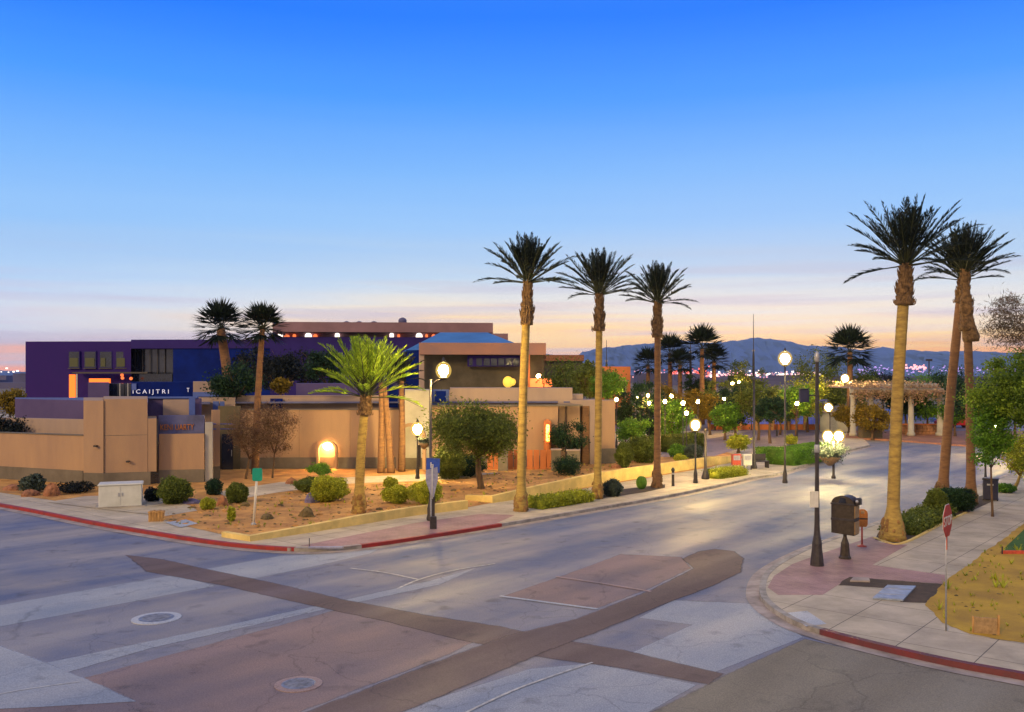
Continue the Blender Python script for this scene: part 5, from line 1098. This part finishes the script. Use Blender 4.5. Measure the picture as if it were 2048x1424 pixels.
shrub('shrub',473,1006,38,38,M['leaf_ol'],'round olive bush left of the green sign',group=G1,n=4000); shrub('shrub',415,1019,26,22,M['leaf_yl'],'small bright bush furthest left of the sandy garden',group=G1,n=2000)
shrub('shrub',793,1006,52,34,M['leaf_yl'],'low wide yellow bush left of the blue sign post',group=G1,n=4500); shrub('shrub',852,1008,62,44,M['leaf_yl'],'ragged yellow green bush directly behind the blue sign post',group=G1,n=5200,trim=False)
shrub('shrub',780,976,26,20,M['leaf_yl'],'small loose yellow bush behind the low wide one',group=G1,n=1500,trim=False); shrub('shrub',618,983,56,26,M['leaf_ol'],'low olive bush tucked behind the largest round bush',group=G1,n=2600)
shrub('shrub',348,1008,62,50,M['leaf_ol'],'square clipped olive hedge block against the grey plinth',cat='hedge',n=5500); shrub('shrub',428,990,30,30,M['leaf_dk'],'small dark bush before the entry column',n=1600,trim=False)
shrub('shrub',66,985,40,34,M['leaf_sg'],'grey green agave-like shrub left of the red boulder',n=1200,trim=False,leaf=.1); shrub('shrub',305,1003,30,26,M['leaf_vd'],'dark low shrub right behind the pale cabinet',n=1500,trim=False)
shrub('shrub',463,1043,14,28,M['leaf_yl'],'tiny yellow plant on the bare gravel near the leaning pole',n=500,trim=False); shrub('shrub',150,985,70,20,M['leaf_vd'],'dark ground shrubs between boulder and cabinet',n=1500,trim=False)
shrub('shrub',900,958,60,62,M['leaf_ol'],'rounded green shrub at the left foot of the olive tree',n=5000); shrub('shrub',938,952,64,40,M['leaf_dk'],'dark clipped shrub behind the rounded green one',n=3600)
shrub('shrub',1135,950,52,36,M['leaf_dk'],'dark shrub between lamp column and second palm',n=2500,trim=False)
boxhedge('hedge',[S(1068,1017),S(1120,1009),S(1172,1001)],.42,M['leaf_yl'],'low bright green strip hedge between first and second palms',wid=.9,n=6500,rag=.07)
boxhedge('hedge',[S(1422,957),S(1452,953),S(1480,949)],.42,M['leaf_yl'],'low bright green strip hedge beside the slim black post',wid=1.0,n=5000,rag=.07)
boxhedge('hedge',[S(1560,930),S(1596,925),S(1630,918),S(1650,914)],1.05,M['leaf_gr'],'thick box-clipped green hedge along the far kerb',wid=2.0,n=14000,rag=.02)
boxhedge('hedge',[S(1520,915),S(1555,914)],.7,M['leaf_gr'],'lower clipped hedge left of the thick box hedge',wid=1.2,n=3500)
boxhedge('hedge',[S(1795,1068),S(1835,1050),S(1880,1030)],.36,M['leaf_ol'],'low olive ground hedge beside the near pale palm',wid=1.1,n=7000,rag=.08,leaf=.06)
shrub('shrub',1872,1035,44,52,M['leaf_ol'],'cone-shaped clipped brown green shrub at the foot of the leaning palm',n=4000)
shrub('shrub',1912,1022,62,46,M['leaf_dk'],'dark rounded shrub right of the leaning palm trunk',n=4500); shrub('shrub',1224,992,40,30,M['leaf_sg'],'grey green clipped tub-shaped shrub right of the second palm',n=3500)
shrub('shrub',1782+228,985,34,16,M['leaf_gr'],'low green shrub right of the litter bin',n=1500,trim=False); shrub('shrub',1582,889,22,18,M['leaf_yl'],'small round bush on the lot island',n=900,leaf=.09,trim=False)
boxhedge('hedge',[S(1335,905),S(1395,899)],1.3,M['leaf_ol'],'clipped hedge in front of the yellow lit plaza',wid=1.4,n=3500,leaf=.08)
shrub('shrub',1356,915,36,24,M['leaf_gr'],'round green bush left of the yellow lamp',n=1800,leaf=.08,trim=False); shrub('shrub',1388,917,34,26,M['leaf_sg'],'grey green bush under the yellow lamp',n=1800,leaf=.08,trim=False); shrub('shrub',1360,923,24,14,M['leaf_yl'],'small yellow bush before the round green ones',n=900,leaf=.06,trim=False)
shrub('shrub',1248,935,34,46,M['leaf_ol'],'tall clipped hedge block right of the end pillar',n=3500,leaf=.07); shrub('shrub',1285,925,60,50,M['leaf_ol'],'rounded olive shrub mass behind the third palm',n=3500,leaf=.08)
# barrel cactus with ribs
x,y,z=S(1283,978); k=y/F; mb=MB(); vs=[];fs=[]; n,mm=36,10; rx=10*k; hh=26*k
for i in range(mm+1):
    a=math.pi*i/mm
    for j in range(n):
        th=2*math.pi*j/n; r=max(.002,rx*math.sin(a)**.75)*(1+.09*(1 if j%3==0 else -.5)); vs.append((r*math.cos(th),r*math.sin(th),hh/2-hh/2*math.cos(a)))
for i in range(mm):
    for j in range(n): fs.append((i*n+j,i*n+(j+1)%n,(i+1)*n+(j+1)%n,(i+1)*n+j))
mb.add(vs,fs,False); tag(mb.build('cactus',M['leaf_gr'],loc=(x,y,z)),'ribbed green barrel cactus between second and third palms','cactus')

# loose stones and dry weeds over the gravel
def inpoly(x,y,P):
    c=False; n=len(P); j=n-1
    for i in range(n):
        if (P[i][1]>y)!=(P[j][1]>y) and x<(P[j][0]-P[i][0])*(y-P[i][1])/(P[j][1]-P[i][1])+P[i][0]: c=not c
        j=i
    return c
def litter(name,polys,n,m,label,s0,s1,seed,weeds=False):
    rr=random.Random(seed); mb=MB()
    for P,share in polys:
        P=[G(p[0],p[1],SW)[:2] for p in P]; xs=[p[0] for p in P]; ys=[p[1] for p in P]; k=0; tries=0
        while k<n*share and tries<n*30:
            tries+=1; x=rr.uniform(min(xs),max(xs)); y=rr.uniform(min(ys),max(ys))
            if not inpoly(x,y,P): continue
            k+=1; s_=rr.uniform(s0,s1)*(1+1.2*(rr.random()<.06))
            if weeds:
                for q in range(7):
                    a=rr.uniform(0,6.28); d=Vector((math.cos(a)*.6,math.sin(a)*.6,rr.uniform(.5,1.2)))*s_; w_=Vector((-math.sin(a),math.cos(a),0))*s_*.12
                    c=Vector((x,y,SW+.01)); mb.add([c-w_,c+w_,c+d],[(0,1,2)])
            else:
                mb.rock((x,y,SW+.02),s_,s_*rr.uniform(.6,1),s_*rr.uniform(.4,.8),seed=k,n=6,m=2)
    return tag(mb.build(name,m),label,name.replace('_',' '),kind='stuff')
gp=[(300,1030),(360,1050),(440,1066),(500,1074),(620,1058),(720,1042),(936,1012),(1140,980),(1300,952),(1260,915),(900,955),(600,985),(440,990)]; dp=[(1890,1163),(2048,1047),(2200,1100),(2300,1300),(2048,1280),(1990,1272),(1940,1262),(1885,1242),(1856,1209)]
litter('gravel_stones',[(gp,1.0)],2600,M['sand'],'loose gravel stones over the garden beds',.025,.07,1)
litter('brown_stones',[(gp,1.0)],700,M['rocko'],'brown cobbles mixed into the garden gravel',.03,.10,8)
litter('dirt_stones',[(dp,1.0)],900,M['rocko'],'small stones scattered on the yellow-lit dirt',.010,.035,2)
litter('weeds',[(gp,.55),(dp,.45)],420,M['leaf_yl'],'small dry weeds on the gravel and dirt',.06,.16,3,True)
# ------------------------------------------------------------- trees
tree(945,47.5,zp(808,47.5),zp(915,47.5),2.75,M['leaf_ol'],'spreading olive tree with dark forked trunk before the stucco building',n=15000,leaf=.075,nclump=60,clump=.8,trunk_r=.17,seed=4,basepx=962,twiggy=True)
tree(470,60,zp(728,60),zp(802,60),1.75,M['leaf_dk'],'dark green bushy tree left of the slim fan palm',n=7000,leaf=.09,nclump=26,clump=.7,seed=6,trunk_r=.1)
tree(512,52,zp(798,52),zp(925,52),1.7,M['leaf_br'],'thin nearly bare brown tree in front of the entry',aspect=.16,n=5200,leaf=.085,nclump=50,clump=.55,seed=9,basepx=492,twiggy=True,trunk_r=.07)
tree(556,52.5,zp(800,52.5),zp(915,52.5),1.3,M['leaf_br'],'airy bare tree with tiny leaves right of the slim fan palm',aspect=.16,n=3400,leaf=.08,nclump=40,clump=.5,seed=10,basepx=545,twiggy=True,trunk_r=.05)
tree(640,50,zp(928,50),zp(950,50),.85,M['leaf_gr'],'small flat-topped bright green tree before the lit arch',n=2600,leaf=.05,nclump=16,clump=.22,seed=12,trunk_r=.04)
tree(1140,58.5,zp(842,58.5),zp(905,58.5),1.4,M['leaf_dk'],'soft dark green tree right of the orange lamp column',n=5000,leaf=.07,nclump=22,clump=.55,seed=14)
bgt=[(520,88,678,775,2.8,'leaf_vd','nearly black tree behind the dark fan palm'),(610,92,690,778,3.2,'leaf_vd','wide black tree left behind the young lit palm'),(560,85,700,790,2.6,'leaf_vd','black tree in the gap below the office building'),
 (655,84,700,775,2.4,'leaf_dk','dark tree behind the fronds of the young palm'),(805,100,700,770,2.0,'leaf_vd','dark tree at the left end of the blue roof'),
 (562,82,756,785,.9,'leaf_lamplit','small yellow lit tree beside the slim fan palm trunk'),(20,80,780,830,1.6,'leaf_lamplit','small yellow lit bush at far left below the purple wall'),(-5,54,826,900,1.9,'leaf_vd','dark round tree at the left edge before the tan wall'),
 (1140,82,722,795,3.0,'leaf_ol','dusky olive tree right of the pavilion'),(1180,78,716,800,2.3,'leaf_ol','olive tree behind the second street palm'),(1215,74,740,800,1.6,'leaf_gr','green tree before the orange building'),
 (1270,80,762,880,2.4,'leaf_dk','dark green tree between the second and third palms'),(1345,78,795,905,1.9,'leaf_gr','light green tree right of the third palm'),(1300,90,745,850,2.0,'leaf_dk','dark tree directly behind the third palm'),
 (1265,72,830,905,1.5,'leaf_gr','bright green low tree left of the third palm'),(1430,100,755,850,2.6,'leaf_ol','olive tree below the rightmost far palm'),(1470,88,765,860,2.2,'leaf_dk','green tree at the shop row, left one'),(1488,118,708,800,3.0,'leaf_ol','tall round tree right of the far palm row'),
 (1517,84,750,850,2.6,'leaf_ol','dusky round tree with dark trunk before the shops'),(1560,92,765,850,2.8,'leaf_ol','lamp-lit olive tree under the highest lamp'),(1615,96,745,840,2.6,'leaf_yl','yellow green tree left of the tall street pole'),(1640,115,690,790,4.0,'leaf_ol','tall dusky tree right of the highest lamp'),
 (1477,70,872,918,1.0,'leaf_yl','small yellow tree over the news racks'),(1720,110,735,820,3.0,'leaf_ol','olive tree right of the broad fan palm'),(1765,125,742,800,3.5,'leaf_vd','dark tree above the pergola roof'),(1850,130,748,800,5.5,'leaf_gr','wide green tree above the pergola right end'),
 (1745,86,800,868,2.0,'leaf_lamplit','orange lit tree left of the pergola'),(1700,92,800,862,1.8,'leaf_lamplit','yellow lit tree before the pale grey wall'),(1810,93,784,828,2.6,'leaf_dk','dark leafy vine tree under the pergola beam'),(1855,93,788,838,2.6,'leaf_gr','green vine tree under the pergola right of the middle column'),
 (1905,105,722,850,3.2,'leaf_dk','dark green tree behind the two right palms'),(1910,90,785,855,1.8,'leaf_gr','green tree between leaning palm and pergola'),(1945,80,730,850,2.6,'leaf_dk','olive dark tree behind the upright right palm'),
 (2030,85,735,850,3.4,'leaf_gr','broad green tree far behind the right foreground tree'),(1395,115,735,800,2.0,'leaf_dk','dark low tree between the far palms'),(1330,105,765,830,2.2,'leaf_lamplit','yellow lit tree behind the small plaza lamps'),(1385,95,775,850,2.0,'leaf_lamplit','second yellow lit tree right of the plaza lamps'),
 (1575,100,800,840,2.0,'leaf_lamplit','low yellow tree in front of the shop columns'),(1420,92,790,850,1.9,'leaf_lamplit','yellow lit tree left of the dusky round tree'),(1540,80,790,848,1.8,'leaf_dk','small dark green tree just left of the highest lamp pole'),(1592,88,770,835,2.0,'leaf_gr','green tree directly behind the dark signal box'),(1665,108,765,815,2.3,'leaf_ol','olive tree above the pale grey pump house'),(1450,84,800,862,1.5,'leaf_gr','low green tree at the left end of the shop row'),(1320,82,835,890,1.3,'leaf_dk','low dark tree directly right of the third palm trunk')]
for i,(px,Y,pt,pb,rx,m,lab) in enumerate(bgt):
    tree(px,Y,zp(pt,Y),max(SW+.3,zp(pb,Y)),rx,M[m],lab,n=4200,leaf=.13 if Y>75 else .1,nclump=26,clump=rx*.33,seed=100+i,trunk_r=.13,group='background trees',hollow=.3)
# right foreground trees
tree(2085,37,zp(690,37),zp(880,37),3.1,M['leaf_mid'],'large leafy green tree hanging in from the right edge',n=26000,leaf=.065,nclump=120,clump=.55,trunk_r=.15,seed=60,basepx=2175,twiggy=True)
tree(1976,38,zp(790,38),zp(945,38),.95,M['leaf_gr'],'slender light green tree in front of the upright right palm',n=5200,leaf=.06,nclump=34,clump=.35,trunk_r=.05,seed=61,basepx=1985,twiggy=True)
tree(2105,33,zp(560,33),zp(712,33),3.1,M['leaf_pk'],'sparse airy tree with pinkish twigs reaching in at the right edge',aspect=.10,n=9000,leaf=.11,nclump=120,clump=.42,trunk_r=.11,seed=62,basepx=2180,twiggy=True)
tree(2060,47,zp(868,47),zp(955,47),1.7,M['leaf_yl'],'low yellowish tree with orange trunk at the right edge',n=9000,leaf=.06,nclump=40,clump=.5,trunk_r=.09,seed=63,basepx=2030,bark='trunk')
# parked cars glimpsed behind the right palms
def car(px,Y,m,label,rz=0.0):
    t=empty('parked_car',(Xp(px,Y),Y,SW),rz,label,'car','parked cars behind the trees')
    pr=[(-2.1,.35),(-2.15,.75),(-1.9,.92),(-1.2,1.0),(-.7,1.42),(.6,1.45),(1.2,1.02),(2.0,.88),(2.15,.6),(2.1,.35)]
    xz(MB(),pr,-.85,.85).build('body',M[m],t); xz(MB(),[(-1.0,1.02),(-.62,1.36),(.52,1.38),(.98,1.02)],-.87,.87).build('side_windows',M['glass'],t)
    for a in (-1.3,1.3):
        for b_ in (-.86,.70):
            wl=MB().lathe([(.32,0),(.32,.16)],n=16,smooth=False); wl.v=[(v[0]+a,v[2]+b_,v[1]+.33) for v in wl.v]; wl.build('wheel',M['metal'],t)
    for b_ in (-.55,.55): MB().box(2.08,2.17,b_-.15,b_+.15,.6,.72).build('headlight',M['white'],t)
car(1912,105,'red_s','red parked car seen between the right palms'); car(1900,112,'bluepaint','blue parked car behind the red one',.1)

# ------------------------------------------------------------- mountains and far city
def ridge(name,pts,Y,depth,m,seed):
    rr=random.Random(seed); xs=[]; P=[]
    for i in range(len(pts)-1):
        a,b=pts[i],pts[i+1]; n=max(2,int(abs(b[0]-a[0])/5))
        for j in range(n):
            t=j/n; P.append((a[0]+(b[0]-a[0])*t, a[1]+(b[1]-a[1])*t+rr.uniform(-.7,.6)+.7*math.sin(a[0]*.07+j*.9)))
    P.append(pts[-1]); rows=9; vs=[];fs=[]; n=len(P)
    for r in range(rows):
        u=r/(rows-1)
        for i,(px,py) in enumerate(P):
            H=zp(py,Y+depth*.45); h=H*(u**.8)*(1+ (0 if r in(0,rows-1) else rr.uniform(-.06,.06)*(1-u))); y=Y+depth*.45*u+(rr.uniform(-1,1)*depth*.05 if 0<r<rows-1 else 0)
            vs.append((Xp(px,Y+depth*.45),y,h-20*(1-u)))
    for px,py in P: vs.append((Xp(px,Y+depth*.45),Y+depth,-20))
    for r in range(rows):
        for i in range(n-1): fs.append((r*n+i,r*n+i+1,(r+1)*n+i+1,(r+1)*n+i))
    struct(name,MB().add(vs,fs,False),m)
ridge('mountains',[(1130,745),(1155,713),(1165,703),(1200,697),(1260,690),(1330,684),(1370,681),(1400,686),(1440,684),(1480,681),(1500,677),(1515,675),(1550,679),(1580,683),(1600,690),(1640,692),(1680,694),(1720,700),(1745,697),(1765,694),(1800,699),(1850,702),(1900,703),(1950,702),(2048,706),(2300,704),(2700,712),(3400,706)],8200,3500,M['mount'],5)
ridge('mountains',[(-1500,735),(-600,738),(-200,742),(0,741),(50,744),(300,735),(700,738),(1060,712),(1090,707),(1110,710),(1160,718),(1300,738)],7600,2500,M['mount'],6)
def citylights(name,n,x0,x1,py0,py1,m,s,seed,label,ydef=(900,2600)):
    rr=random.Random(seed); mb=MB()
    for i in range(n):
        Y=rr.uniform(*ydef); px=rr.uniform(x0,x1); py=rr.gauss((py0+py1)/2,(py1-py0)/4); z=max(1.0,zp(py,Y)); k=Y/F*s*rr.uniform(.5,1.6); x=Xp(px,Y)
        mb.box(x-k,x+k,Y-k,Y+k,z-k,z+k*.8)
    tag(mb.build(name,m),label,'city lights',kind='stuff')
citylights('city_lights',420,1262,1640,744,758,E['pk'],.9,1,'pink lights of the far city below the mountains')
citylights('city_lights',110,1380,1640,742,757,E['wh'],1.2,2,'white lights of the far city below the mountains')
citylights('city_lights',50,1315,1420,738,752,E['rd'],1.5,3,'red lights of the far city left of the masts')
citylights('city_lights',170,1700,2048,730,748,E['pu'],.9,4,'violet lights of the far city right of the pale palm')
citylights('city_lights',40,1790,1850,728,742,E['pk'],1.4,5,'pink cluster of far city lights between the right palms')
citylights('city_lights',40,-200,40,735,762,E['wh'],1.1,6,'pale far lights at the left edge')
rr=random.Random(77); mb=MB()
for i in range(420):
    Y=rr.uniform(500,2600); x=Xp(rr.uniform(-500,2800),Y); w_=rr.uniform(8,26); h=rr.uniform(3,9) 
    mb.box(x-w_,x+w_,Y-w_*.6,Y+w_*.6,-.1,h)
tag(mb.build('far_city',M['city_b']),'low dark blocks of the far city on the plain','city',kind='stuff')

# ------------------------------------------------------------- the air
hm=bpy.data.materials.new('haze air'); hm.use_nodes=True; nn=hm.node_tree; nn.nodes.clear()
vo=nn.nodes.new('ShaderNodeVolumePrincipled'); vo.inputs['Color'].default_value=(0.50,0.72,1.0,1); vo.inputs['Density'].default_value=5e-5; vo.inputs['Anisotropy'].default_value=0.0
mo=nn.nodes.new('ShaderNodeOutputMaterial'); nn.links.new(vo.outputs[0],mo.inputs['Volume'])
tag(MB().box(-14100,14100,-300,12600,-1.05,480).build('haze',hm),'thin bluish evening air over the town and the plain','haze',kind='stuff')
